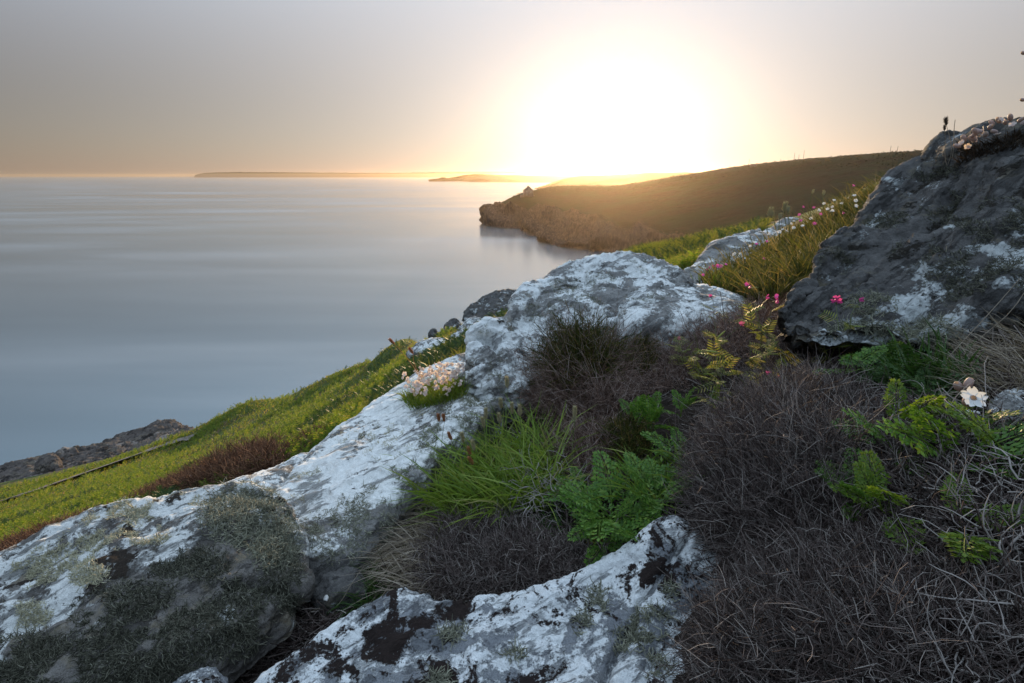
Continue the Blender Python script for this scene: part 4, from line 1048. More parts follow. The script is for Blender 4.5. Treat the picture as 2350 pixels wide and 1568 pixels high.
# ---------------------------------------------------------------- wild carrot
def carrot_leaf_mesh(name, seed):
    rng = np.random.default_rng(seed)
    V, F = [], []
    def arc(t): return np.array([0.05 * math.sin(t * 3 + seed), t, 0.34 * t - 0.40 * t * t])
    def lobe(o, d, n, L, W):
        s = np.cross(d, n); s /= np.linalg.norm(s) + 1e-9
        k = len(V)
        V.extend([o, o + d * L * .45 + s * W * .5 - n * W * .12, o + d * L, o + d * L * .45 - s * W * .5 - n * W * .12])
        F.append((k, k + 1, k + 2, k + 3))
    n = np.array([0, 0, 1.0])
    for i in range(9):
        t = 0.30 + 0.66 * i / 8.5
        o = arc(t)
        pl = 0.30 * (1 - t) ** 0.75 * min(1, (t - 0.18) * 4) + 0.02
        for s in (-1, 1):
            d = np.array([s * 0.86, 0.5, -0.16 + 0.1 * rng.normal()]); d /= np.linalg.norm(d)
            m = 4 if pl > 0.1 else 3
            for j in range(m):
                tj = (j + 1) / m
                oo = o + d * pl * tj
                for s2 in (-1, 0, 1):
                    if s2 == 0 and j < m - 1: continue
                    side = np.array([-d[1] * s2, d[0] * s2, 0])
                    dd = d * 0.7 + side * 0.75; dd /= np.linalg.norm(dd)
                    lobe(oo, dd + 0.12 * rng.normal(size=3), n + 0.3 * rng.normal(size=3), 0.055 + pl * 0.26 * (1.1 - tj * .5), 0.026 + pl * 0.055)
    lobe(arc(.95), np.array([0, 1, -.5]), n, .08, .05)
    mb = MB().add(np.array(V), np.array(F))
    t = np.linspace(0, 0.97, 8)
    path = np.array([arc(x) for x in t])[None]
    v, f = tubes(path, np.linspace(.012, .004, 8)[None])
    mb.add(v, f)
    return mb.mesh(name, smooth=False)
CARROT = [carrot_leaf_mesh('carrot_leaf', s) for s in range(4)]
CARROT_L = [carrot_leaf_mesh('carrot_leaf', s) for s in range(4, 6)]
CARROT_Y = carrot_leaf_mesh('carrot_leaf', 9)
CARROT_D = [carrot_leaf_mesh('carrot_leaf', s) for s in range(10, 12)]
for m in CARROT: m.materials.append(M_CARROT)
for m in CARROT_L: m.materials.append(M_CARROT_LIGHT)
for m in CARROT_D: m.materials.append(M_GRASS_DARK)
CARROT_Y.materials.append(M_YELLOW)
def carrot(label, u, v, leaves, size, meshes, seed, lift=0.5, yellow=0, aim=None, rise=.02):
    rng = np.random.default_rng(seed)
    l, n = hit(u, v, GTREE)
    r = empty('wild_carrot', np.array(l) + UP * rise)
    tag(r, label, 'plant', 'wild carrot plants')
    for i in range(leaves):
        m = CARROT_Y if i < yellow else meshes[i % len(meshes)]
        o = obj('leaf', m, None, r)
        yaw = aim[i % len(aim)] + 0.2 * rng.normal() if aim else 6.283 * (i / leaves) + 0.5 * rng.normal()
        o.rotation_euler = (lift + 0.25 * rng.normal(), 0.2 * rng.normal(), yaw)
        s = size * (0.7 + 0.5 * rng.random()) * (.55 if i < yellow else 1)
        o.scale = (s, s, s)
    return r
for a in [('bushy wild carrot with dark green ferny leaves beside the lichen slab', 1400, 1215, 11, .135, CARROT, 1, .55),
          ('wild carrot with drooping dark leaves over the dead heather fringe', 1330, 1150, 8, .11, CARROT, 2, .5),
          ('wild carrot with yellow leaflets low down over the slab', 1385, 1262, 7, .075, CARROT, 3, .3, 2),
          ('wild carrot spreading to the big wind combed heather mound', 1500, 1170, 10, .13, CARROT, 4, .6),
          ('small wild carrot hanging to the tip of the lichen slab', 1475, 1265, 7, .09, CARROT, 5, .3),
          ('wild carrot with one upright feathery leaf behind the grass blades', 1490, 1010, 6, .12, CARROT, 6, .9),
          ('wild carrot in front of the low heather carpet', 1560, 1070, 6, .10, CARROT, 7, .6),
          ('wild carrot sprouting by the small dead heather bush', 1450, 980, 4, .08, CARROT, 8, .9),
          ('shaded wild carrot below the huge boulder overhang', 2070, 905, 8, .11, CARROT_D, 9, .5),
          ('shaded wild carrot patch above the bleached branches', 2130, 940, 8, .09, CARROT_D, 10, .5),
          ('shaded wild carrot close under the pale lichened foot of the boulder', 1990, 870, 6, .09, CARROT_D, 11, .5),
          ('sunlit wild carrot leaf rising between the bleached branches', 2040, 1070, 4, .12, CARROT_L, 12, .8, 0, None, .06),
          ('sunlit wild carrot standing beside the white flower clusters', 2170, 1075, 3, .075, CARROT_L, 13, .7, 0, None, .06),
          ('wild carrot lying in the dark below the bleached branches', 2040, 1110, 5, .10, CARROT, 14, .4, 0, None, .05),
          ('broad wild carrot leaves under the bleached branches', 2160, 1140, 6, .11, CARROT, 15, .4, 0, None, .05),
          ('sunlit wild carrot among the tangled stems of the corner heather', 2180, 1320, 4, .10, CARROT_L, 16, .5, 0, None, .06),
          ('wild carrot tucked between the two wind combed heather mounds', 1960, 1235, 6, .09, CARROT, 17, .4, 0, None, .05),
          ('wild carrot pushing up between the two dead heather mounds, lit by the sun', 2010, 1255, 5, .10, CARROT_L, 21, .6, 0, None, .06),
          ('wild carrot in the gap behind the wind combed mound', 1930, 905, 5, .09, CARROT, 22, .6, 0, None, .05),
          ('wild carrot with two tall leaves behind the fringe of the bushy carrot', 1560, 980, 4, .10, CARROT, 23, .9, 0, None, .03),
          ('yellow green wild carrot at the very edge of the frame under the stone', 2290, 1120, 5, .10, CARROT_L, 24, .6, 0, None, .05),
          ('tiny wild carrot at the edge of the big heather mound', 1640, 960, 3, .07, CARROT_L, 18, .8)]:
    carrot(*a)
# leafy undergrowth around the carrots
def leaflets(label, poly, n, size, mat, seed, name='undergrowth'):
    rng = np.random.default_rng(seed)
    uv = sample_poly(poly, n, rng); p, nr, idx = hits(uv)
    p = p + UP * (0.01 + 0.05 * rng.random(len(p)))[:, None]
    tv, tf = np.array([(0, 0, 0), (.18, .5, -.06), (0, 1, -.1), (-.18, .5, -.06)]), np.array([(0, 1, 2, 3)])
    v, f = scatter_template(tv, tf, p, 6.283 * rng.random(len(p)), rng.normal(.3, .4, len(p)), size * (.5 + rng.random(len(p))))
    c = p.mean(0); o = obj(name, mesh_from(name, v - c, f, False), mat, loc=c); tag(o, label, 'undergrowth', kind='stuff')
leaflets('small green leaves filling in between the wild carrots', [(1290, 1180), (1420, 1120), (1560, 1040), (1590, 1150), (1500, 1230), (1460, 1290), (1360, 1290)], 1800, .011, M_CARROT, 51)
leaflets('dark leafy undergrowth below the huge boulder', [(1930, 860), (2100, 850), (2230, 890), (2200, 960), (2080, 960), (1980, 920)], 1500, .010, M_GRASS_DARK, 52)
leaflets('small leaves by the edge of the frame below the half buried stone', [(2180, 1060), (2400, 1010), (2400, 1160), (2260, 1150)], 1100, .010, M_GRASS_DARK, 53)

# ---------------------------------------------------------------- flowers and stalks
def petal_grid(L, W, cup, notch=0.0, nu=5, nv=5):
    V = []
    for i in range(nv):
        t = i / (nv - 1)
        w = W * math.sin(math.pi * min(0.12 + t * 0.80, 1)) ** 0.8
        for j in range(nu):
            s = j / (nu - 1) * 2 - 1
            y = L * t - (notch * L * (1 - abs(s)) if i == nv - 1 else 0)
            V.append((s * w * .5, y, cup * t * t * L - 0.15 * W * (1 - s * s) * t))
    return np.array(V), grid_faces(nv, nu)
def rot(v, ax, ang):
    ax = np.asarray(ax, float); ax /= np.linalg.norm(ax); c, s = math.cos(ang), math.sin(ang)
    return v * c + np.cross(ax, v) * s + np.outer(v @ ax, ax) * (1 - c)
def lathe(profile, n=8):
    p = np.array(profile); a = np.arange(n) * 2 * math.pi / n
    v = np.stack([np.outer(p[:, 0], np.cos(a)), np.outer(p[:, 0], np.sin(a)), np.repeat(p[:, 1:2], n, 1)], -1).reshape(-1, 3)
    return v, grid_faces(len(p), n, True)
# pea flower: standard petal, two wings
def pea_mesh():
    mb = MB()
    v, f = petal_grid(.013, .017, -.15, .12); mb.add(rot(v, (1, 0, 0), 1.15), f)
    for s in (-1, 1):
        v, f = petal_grid(.010, .008, .1); v = rot(v, (0, 1, 0), s * 0.9); v = rot(v, (0, 0, 1), -s * .35); mb.add(v, f)
    v, f = petal_grid(.009, .006, .3); mb.add(rot(v, (1, 0, 0), -.4), f)
    return mb.mesh('flower')
PEA = pea_mesh(); PEA.materials.append(M_PINK)
v_, f_ = lathe([(.0008, -.006), (.0022, -.003), (.0026, .001), (.0012, .002)], 6)
PEA_CALYX = mesh_from('calyx', v_, f_); PEA_CALYX.materials.append(M_STEM)
def vetch_leaf():
    mb = MB()
    v, f = tubes(np.array([[(0, y, -.2 * y * y) for y in np.linspace(0, 1, 4)]]), np.linspace(.018, .008, 4)[None]); mb.add(v, f)
    tv = np.array([(0, 0, 0), (.030, .12, .012), (.026, .28, .0), (0, .36, -.02), (-.026, .28, .0), (-.030, .12, .012)]); tf = np.array([(0, 1, 2, 3, 4, 5)])
    for i in range(6):
        y = .16 + .8 * i / 6
        for s in (-1, 1):
            q = rot(tv * (1 - .25 * i / 6), (0, 0, 1), -s * 1.05) ; q = rot(q, (0, 1, 0), s * .15)
            mb.add(q + np.array([0, y, -.2 * y * y]), tf)
    return mb.mesh('leaf', False)
VLEAF = vetch_leaf(); VLEAF.materials.append(M_VETCH)
v_, f_ = lathe([(.0, 0), (.04, .08), (.07, .3), (.075, .6), (.05, .88), (.012, 1.0), (0, 1.06)], 6)
v_ = v_ * np.array([1, .45, 1]); POD = mesh_from('pod', v_, f_); POD.materials.append(M_POD)
def stem_path(a, b, k, bow, rng):
    a, b = np.array(a), np.array(b)
    t = np.linspace(0, 1, k)[:, None]
    w = rng.normal(size=3) * np.array([1, 1, .4]) * np.linalg.norm(b - a) * bow
    return a + (b - a) * t + np.sin(t * math.pi) * w + np.sin(t * 2 * math.pi) * rng.normal(size=3) * np.linalg.norm(b - a) * bow * .35
def tip_at(u, v, root):
    """the point seen at (u,v) level with the root's own depth"""
    d = float(proj(np.array(root)[None])[2][0])
    return P(u, v, d * 0.985)
def orient(o, z, spin=0.0):
    q = Vector(z).to_track_quat('Z', 'Y')
    o.rotation_mode = 'QUATERNION'
    from mathutils import Quaternion
    o.rotation_quaternion = q @ Quaternion((0, 0, 1), spin)
def vetch(label, root_uv, tips, nleaf, seed, flowers=(), pods=2):
    rng = np.random.default_rng(seed)
    l, n = hit(*root_uv, GTREE)
    r = empty('vetch', l); tag(r, label, 'vetch', 'vetch plants in the sunlit gap')
    lv = np.array(l)
    mb = MB(); paths = []
    for (u, v) in tips:
        p = stem_path(lv - UP * .005, tip_at(u, v, l), 9, .16, rng) - lv
        paths.append(p)
        a, f = tubes(p[None], np.linspace(.0013, .0007, 9)[None]); mb.add(a, f)
    st = obj('stem', mb.mesh('stem'), M_STEM, r)
    for i in range(int(nleaf * 1.8)):
        p = paths[i % len(paths)]
        t = 1.5 + 6.4 * rng.random(); k = int(t); q = p[k] * (1 - t + k) + p[min(k + 1, 8)] * (t - k)
        o = obj('leaf', VLEAF, None, r, q)
        s = .038 + .032 * rng.random(); o.scale = (s, s, s)
        o.rotation_euler = (.3 + .5 * rng.normal(), .4 * rng.normal(), 6.283 * rng.random())
    for i in range(pods):
        p = paths[i % len(paths)]; q = p[4 + i % 4]
        o = obj('pod', POD, None, r, q); s = .026 + .014 * rng.random(); o.scale = (s, s, s)
        orient(o, (rng.normal(), rng.normal() * .6 - .4, .25), rng.random() * 6)
    for (u, v) in flowers:
        q = tip_at(u, v, l) - lv
        near = min(range(len(paths)), key=lambda j: np.linalg.norm(paths[j][-1] - q))
        o = obj('flower', PEA, None, r, q); s = .78 + .25 * rng.random(); o.scale = (s, s, s)
        o.rotation_euler = (.2 * rng.normal(), .3 * rng.normal(), math.pi + .7 * rng.normal())
        obj('calyx', PEA_CALYX, None, o, (0, -.003, 0))
    return r
vetch('vetch with three magenta flowers low in the dark heather', (1740, 960), [(1768, 866), (1780, 868), (1700, 905), (1640, 930)], 9, 1, [(1765, 857), (1772, 878), (1784, 866)], 3)
vetch('sunlit vetch whose tendrils carry pale green pods', (1640, 900), [(1565, 800), (1590, 760), (1640, 740), (1660, 800)], 14, 2, [], 7)
vetch('yellow green leafy vetch in the middle of the sunlit gap', (1710, 910), [(1690, 720), (1740, 730), (1720, 780), (1760, 800)], 16, 3, [(1700, 745)], 5)
vetch('vetch with two rosy flowers in front of the red brown heather strip', (1760, 850), [(1760, 688), (1778, 693), (1800, 760), (1730, 700)], 10, 4, [(1757, 684), (1778, 682), (1779, 693)], 2)
vetch('vetch with a cluster of pink flowers before the boulder foot', (1935, 860), [(1918, 697), (1975, 693), (1960, 760), (1890, 780)], 9, 5, [(1912, 693), (1923, 694), (1918, 684), (1974, 688)], 2)
vetch('short vetch trailing by the wild carrot', (1690, 960), [(1620, 900), (1660, 880), (1720, 930), (1750, 940)], 10, 6, [], 3)
vetch('vetch with a single flower against the mottled slab', (1650, 760), [(1630, 682), (1680, 720)], 5, 7, [(1631, 680)], 1)
vetch('thin vetch with one round flower in the golden grass edge', (1730, 730), [(1716, 660), (1735, 690)], 4, 8, [(1715, 654), (1718, 660)], 0)
vetch('vetch stems with russet tips over the low heather carpet', (1580, 860), [(1560, 795), (1545, 770), (1600, 800)], 8, 9, [(1556, 778)], 3)

# grass stalks with seed heads
def seed_head(name, L, R, n, seed, mat, taper=1.0):
    rng = np.random.default_rng(seed)
    mb = MB()
    v, f = lathe([(0, 0), (R * .55, L * .12), (R * .7, L * .4), (R * .5, L * .75), (0, L)], 7); mb.add(v, f)
    t = rng.random(n); a = rng.random(n) * 6.283
    prof = np.sin(np.clip(.1 + t * .85, 0, 1) * math.pi) ** .6
    root = np.stack([np.cos(a) * R * .5 * prof, np.sin(a) * R * .5 * prof, t * L * .92], -1)
    d = np.stack([np.cos(a), np.sin(a), np.full(n, 1.5)], -1)
    path = strands(root, d, np.full(n, R * 1.5) * (.6 + .6 * rng.random(n)), 3, .15, 0, rng)
    v, f = tubes(path, np.full((n, 3), R * .10) * np.array([1.2, .9, .3])); mb.add(v, f)
    me = mb.mesh(name); me.materials.append(mat)
    return me
HEAD_PALE = [seed_head('seed_head', .034, .0050, 300, s, M_SEED) for s in range(2)]
HEAD_RED = [seed_head('seed_head', .030, .0052, 260, s, M_SEED_RED) for s in range(2, 4)]
HEAD_DARK = seed_head('seed_head', .026, .0058, 90, 5, M_SEED_DARK)
HEAD_FAR = seed_head('seed_head', .060, .016, 160, 6, M_SEED)
def stalk(label, root_uv, tip_uv, head, seed, group, tilt=(0, 0, 1), scale=1.0, tree=None, stem_mat=None, name='grass_stalk', r=0.0009, cat='grass stalk'):
    rng = np.random.default_rng(seed)
    l, n = hit(*root_uv, tree)
    e = empty(name, l); tag(e, label, cat, group)
    lv = np.array(l)
    p = stem_path(lv - UP * .004, tip_at(*tip_uv, l), 8, .05, rng) - lv
    v, f = tubes(p[None], np.linspace(r * 1.2, r * .7, 8)[None], 4)
    obj('stem', mesh_from('stem', v, f), stem_mat or M_STEM, e)
    if head is not None:
        o = obj('seed_head', head, None, e, p[-1]); o.scale = (scale,) * 3
        orient(o, np.array(tilt) + unit(p[-1] - p[-2]) * .8, rng.random() * 6)
    return e
G1 = 'seed heads over the green grass tuft'
for i, (u, v, rv) in enumerate([(1176, 950, 1110), (1194, 955, 1110), (1319, 962, 1120), (1151, 938, 1090), (1115, 962, 1110), (1147, 972, 1090), (1111, 982, 1120), (1164, 890, 1080), (1089, 1035, 1150), (1064, 1016, 1140)]):
    stalk('thin grass stalk with a pale fluffy seed head above the green tuft', (u + 8 - 3 * i % 7, rv), (u, v), HEAD_PALE[i % 2], 60 + i, G1, (-.1, 0, 1), .95, GTREE)
for i, (u, v, rv) in enumerate([(1036, 1010, 1130), (1080, 1045, 1150), (1086, 1066, 1160), (1020, 968, 1120), (1008, 968, 1120)]):
    stalk('grass stalk with a leaning russet seed head in front of the pale slab', (u + 14, rv), (u, v), HEAD_RED[i % 2], 80 + i, 'russet seed heads by the pale slab', (-.35, 0, .8), .85, GTREE)
for i, (u, v, ru, rv) in enumerate([(2172, 288, 2176, 345), (2168, 300, 2175, 350)]):
    stalk('dark grass head standing up from the crest of the huge boulder', (ru, rv + 30), (u, v), HEAD_DARK, 90 + i, 'dark grass heads on the boulder crest', (-.25, 0, 1), 0.9 if i == 0 else .6, None, M_STRAW)
stalk('bent dry grass blade on the crest of the huge boulder', (2186, 360), (2192, 275), None, 95, None, stem_mat=M_STRAW, name='bent_straw', r=.0014)
for i, (x, y) in enumerate([(1345, 350), (1450, 365)]):
    u, v = (1640 + x * .2553) * .94, (380 + y * .2553) * .94
    stalk('plantain stalk with a dark oval head above the golden grass', (u - 4, v + 60), (u, v + 4), HEAD_FAR, 100 + i, 'plantain heads over the golden grass', (0, 0, 1), .5, GTREE, name='plantain', cat='plantain', r=.003)
for i, (x, y) in enumerate([(1078, 540), (1112, 545), (930, 590), (962, 590), (1030, 615)]):
    u, v = (1640 + x * .2553) * .94, (380 + y * .2553) * .94
    stalk('backlit fluffy seed head at the far edge of the golden grass', (u + 6, v + 70), (u, v), HEAD_FAR, 110 + i, 'backlit seed heads by the golden grass', (.1, 0, 1), .95 if i in (0, 2) else .6, GTREE, r=.003)
for i, (a, b) in enumerate([((2085, 945), (2340, 640)), ((2215, 850), (2355, 665)), ((2140, 880), (2330, 985)), ((1700, 820), (1652, 668))]):
    stalk(['long straw stalk leaning across the dark boulder face', 'second straw stalk close to the edge of the frame', 'fallen straw stalk crossing towards the half buried stone', 'bare dark stalk standing in front of the mottled slab'][i], a, b, None, 130 + i, None, stem_mat=M_STRAW if i != 3 else M_TWIG, name='straw_stalk', r=.0012, tree=GTREE)
for i, (a, b) in enumerate([((620, 1500), (735, 1395)), ((700, 1430), (800, 1345)), ((770, 1390), (835, 1300))]):
    stalk('thin dry stalk lying across the gap below the corner boulder', a, b, None, 140 + i, 'dry stalks in the gap', stem_mat=M_STRAW, name='straw_stalk', r=.0009)
stalk('russet dock stalk leaning over the cushion of blush flowers', (970, 870), (905, 790), HEAD_RED[0], 150, None, (-.5, 0, .6), 1.0, None, M_DOCK, 'dock_stalk', .0012, 'dock')
stalk('russet dock stalk with drooping tip close to the blush flowers', (985, 880), (948, 812), HEAD_RED[1], 151, None, (-.6, 0, .2), 1.0, None, M_DOCK, 'dock_stalk', .0012, 'dock')

# five petalled flowers
def campion_petal():
    v, f = petal_grid(.013, .0125, .10, .35, 7, 6); return v, f
def small_flower(name, mat, R):
    mb = MB()
    for k in range(5):
        v, f = petal_grid(R, R * .95, .12, .2, 3, 4); v = v + np.array([0, R * .1, 0]); mb.add(rot(v, (0, 0, 1), k * 1.2566), f)
    v, f = lathe([(.0, -R * 1.1), (R * .35, -R * .8), (R * .4, -R * .3), (R * .22, 0), (0, R * .05)], 6); mb.add(v, f)
    me = mb.mesh(name); me.materials.append(mat); return me
FL_WHITE = small_flower('flower', M_WHITE, .016); FL_PINK = small_flower('flower', M_PINK, .015); FL_BLUSH = small_flower('flower', M_BLUSH, .0085)
def slope_flower(u, v, me, label, group, seed, dv=42):
    rng = np.random.default_rng(seed)
    l, n = hit(u + 4 * rng.normal(), v + dv, GTREE)
    if l is None or (Vector(l) - EYE).length > 7: l, n = hit(u - 10, v + dv + 25, GTREE)
    e = empty('campion_flower', l); tag(e, label, 'flower', group)
    lv = np.array(l); p = stem_path(lv, tip_at(u, v, l), 5, .08, rng) - lv
    a, f = tubes(p[None], np.full((1, 5), .0018)); obj('stem', mesh_from('stem', a, f), M_STEM, e)
    o = obj('flower', me, None, e, p[-1])
    s = .5 + .3 * rng.random(); o.scale = (s, s, s)
    orient(o, (.4 * rng.normal() - .2, -.7 + .4 * rng.normal(), .7), rng.random())
zw = [(1455, 458), (1553, 425), (1410, 520), (1490, 510), (1535, 490), (1525, 530), (1745, 380), (1685, 400), (1760, 430), (1765, 480), (1625, 455), (930, 750), (990, 735), (1145, 650), (1170, 625), (1060, 705), (1250, 670), (1165, 690), (750, 865), (785, 830), (598, 940), (655, 935), (1330, 600), (1540, 525), (1100, 720), (1030, 728)]
zp = [(1260, 490), (1220, 565), (1740, 285), (1360, 495), (1235, 620), (1425, 560), (1645, 545), (1365, 650), (910, 820), (810, 845), (885, 985), (300, 1140), (720, 1230), (340, 1085), (400, 1050), (520, 1040), (470, 1060), (365, 1070), (440, 1055)]
for i, (x, y) in enumerate(zw):
    slope_flower((1640 + x * .2553) * .94, (380 + y * .2553) * .94, FL_WHITE, 'white campion flower on its stem in the golden slope grass', 'white flowers in the golden grass', 200 + i)
for i, (x, y) in enumerate(zp):
    slope_flower((1640 + x * .2553) * .94, (380 + y * .2553) * .94, FL_PINK, 'magenta flower on its stem in the golden slope grass', 'magenta flowers in the golden grass', 260 + i)
# the near sea campion: calyx bladder and five notched petals
CALYX_V, CALYX_F = lathe([(.0012, 0), (.0052, .002), (.0078, .007), (.0082, .012), (.0066, .017), (.0044, .0195), (.0036, .020)], 12)
CAL = mesh_from('calyx', CALYX_V, CALYX_F); CAL.materials.append(M_CALYX)
PV, PF = campion_petal(); PETAL = mesh_from('petal', PV, PF); PETAL.materials.append(M_WHITE)
def campion(label, root_uv, uv, face, seed, petals=True, scale=1.0, near=.985):
    rng = np.random.default_rng(seed)
    l, n = hit(*root_uv, GTREE)
    e = empty('sea_campion', l); tag(e, label, 'flower')
    lv = np.array(l); dq = float(proj(lv[None])[2][0]) * near; q = P(*uv, dq) - lv
    z = unit(np.array(face, float))
    base = q - z * .02 * scale
    p = stem_path(np.zeros(3), base, 7, .10, rng)
    a, f = tubes(p[None], np.full((1, 7), .0009)); obj('stem', mesh_from('stem', a, f), M_STEM, e)
    c = obj('calyx', CAL, None, e, base); c.scale = (scale * .85, scale * .85, scale * 1.1); orient(c, z)
    if petals:
        w = empty('flower', q); w.parent = e; orient(w, z); w.scale = (scale,) * 3
        for k in range(5):
            o = obj('petal', PETAL, None, w); o.rotation_euler = (.12, .1 * rng.normal(), k * 1.2566 + .1 * rng.normal())
            o.location = (-math.sin(k * 1.2566) * .0028, math.cos(k * 1.2566) * .0028, .001)
campion('white sea campion in full flower beside the half buried stone', (2255, 985), (2233, 914), (-.25, -.75, .8), 1, True, 1.15, .92)
campion('closed bladder of a sea campion to the side of the open flower', (2215, 960), (2196, 880), (-.5, -.2, .6), 2, False, .9, .95)
campion('closed bladder of a sea campion above the open flower', (2250, 950), (2228, 870), (.2, .0, .9), 3, False, .9, .95)
campion('half hidden withered bladder beneath the open flower', (2210, 1000), (2192, 955), (-.3, -.2, .8), 4, False, .8)
# small white flower heads in the tangle
WH = small_flower('flower', M_WHITE, .0032)
for i, (x, y) in enumerate([(1330, 665), (1355, 668), (1440, 660), (1485, 620), (1500, 625), (1675, 835), (1840, 890), (1860, 1035), (1565, 1270)]):
    rng = np.random.default_rng(300 + i)
    u, v = (2000 + x * .2551) * .94, (850 + y * .2551) * .94
    l, n = hit(u, v + 30, GTREE); e = empty('stonecrop', l)
    tag(e, 'tiny white stonecrop flower head near the edge of the frame', 'flower', 'tiny white flower heads')
    q = tip_at(u, v, l) - np.array(l)
    a, f = tubes(stem_path(np.zeros(3), q, 5, .1, rng)[None], np.full((1, 5), .0008)); obj('stem', mesh_from('stem', a, f), M_DOCK, e)
    for k in range(6):
        o = obj('flower', WH, None, e, q + rng.normal(size=3) * np.array([.006, .006, .002])); orient(o, (rng.normal() * .4, -.4, 1))
# cushion of blush campion on the pale slab
def cushion():
    rng = np.random.default_rng(31)
    uv = sample_poly([(925, 918), (960, 892), (1010, 878), (1062, 876), (1072, 908), (1020, 928), (945, 942)], 2000, rng)
    p, nr, idx = hits(uv, False)
    ok = np.linalg.norm(p - np.array([0, 0, CZ]), axis=1) < 3.2; p, nr = p[ok], nr[ok]
    c = p.mean(0)
    e = empty('campion_cushion', c); tag(e, 'cushion of blush campion flowers growing on the pale slab', 'flower cushion')
    v, f = blades(p, nr, .03 + .05 * rng.random(len(p)), (0, 0, .3), np.full(len(p), .003), rng, 3, .4, .5)
    o = obj('leaves', mesh_from('leaves', v - c, f), M_BRACKEN, e); tag(o, kind='stuff')
    for i in rng.choice(len(p), 170, replace=False):
        o = obj('flower', FL_BLUSH, None, e, p[i] - c + UP * (.05 + .045 * rng.random()) + rng.normal(size=3) * .008)
        s = .7 + .5 * rng.random(); o.scale = (s, s, s); orient(o, (rng.normal() * .7, -.5 + rng.normal() * .5, .6), rng.random())
cushion()
# campion clump on top of the huge boulder
def crest_clump():
    rng = np.random.default_rng(41)
    pts = [(2215, 330), (2228, 318), (2242, 312), (2255, 308), (2268, 300), (2282, 292), (2296, 286), (2308, 290), (2320, 282), (2335, 284), (2345, 292), (2262, 318), (2290, 308), (2240, 328), (2318, 300), (2205, 342), (2338, 300)]
    l, n = hit(2290, 325)
    c = np.array(l); e = empty('campion_clump', c); tag(e, 'clump of pinkish campion bladders on the crest of the huge boulder', 'flower clump')
    d = float(proj(c[None])[2][0])
    for i, (u, v) in enumerate(pts):
        q = P(u, v - 4, d * (.97 + .05 * rng.random())) - c
        o = obj('calyx', CAL, None, e, q); o.scale = tuple(np.array([.72, .72, 1.05]) * (.85 + .3 * rng.random())); orient(o, (rng.normal() - .5, rng.normal() * .6 - .3, .3 + rng.random() * .5))
        if i % 3 != 2:
            w = obj('flower', FL_BLUSH, None, e, q + rng.normal(size=3) * .01); w.scale = (1.0,) * 3; orient(w, (rng.normal(), rng.normal() - .4, .7))
    m = 700
    uv = np.stack([2200 + 190 * rng.random(m), 0 * rng.random(m)], -1); uv[:, 1] = 350 - (uv[:, 0] - 2200) * .28 + 34 * rng.random(m) - 8
    p, nr, idx = hits(uv, False); ok = np.linalg.norm(p - np.array([0, 0, CZ]), axis=1) < 2.6; p, nr = p[ok], nr[ok]
    v, f = blades(p, nr, .012 + .025 * rng.random(len(p)), (-.2, 0, .2), np.full(len(p), .004), rng, 3, .4, .7)
    o = obj('leaves', mesh_from('leaves', v - c, f), M_SEED_DARK, e); tag(o, kind='stuff')
crest_clump()
campion('dark campion bladder nodding in from the edge of the sky', (2460, 330), (2343, 228), (-.7, -.1, .2), 5, False, 1.1)
campion('highest dark campion bladder nodding against the open sky', (2480, 320), (2345, 120), (-.8, -.1, .3), 6, False, 1.1)

# bleached dead branches
def branch(uvs, seed, r=0.0024, lift=0.035, fork=3, label='bleached twisted dead branch lying over the heather', group='bleached dead branches'):
    rng = np.random.default_rng(seed)
    uv = np.array(uvs, float)
    dd = []
    for u, v in uv:
        l, n = hit(u, v, GTREE); dd.append(float(proj(np.array(l)[None])[2][0]))
    d = np.array(dd); d = 0.5 * d + 0.5 * d.mean(); d -= lift * (1 + .5 * rng.normal(size=len(d)) * .4)
    p = P(uv[:, 0], uv[:, 1], d)
    k = max(10, len(p) * 4)
    p = catmull(p, np.linspace(0, len(p) - 1, k)) + rng.normal(size=(k, 3)) * .0012
    c = p.mean(0)
    e = empty('dead_branch', c); tag(e, label, 'branch', group)
    v, f = tubes((p - c)[None], (np.linspace(1.15, .5, k) * r * (1 + .15 * rng.normal(size=k)))[None], 6)
    obj('limb', mesh_from('limb', v, f), M_WOOD, e)
    n = fork
    i = rng.integers(2, k - 1, n)
    tan = unit(np.gradient(p, axis=0))[i]
    path = strands(p[i] - c, tan + .8 * rng.normal(size=(n, 3)), .02 + .03 * rng.random(n), 6, .8, 0, rng)
    for q in path:
        v, f = tubes(q[None], (np.linspace(.6, .25, 6) * r)[None], 4)
        obj('twig', mesh_from('twig', v, f), M_WOOD, e)
Z3 = lambda pts: [((2000 + x * .2551) * .94, (850 + y * .2551) * .94) for x, y in pts]
Z4 = lambda pts: [((1660 + x * .426) * .94, (1000 + y * .426) * .94) for x, y in pts]
Z2 = lambda pts: [((1250 + x * .2168) * .94, (700 + y * .2168) * .94) for x, y in pts]
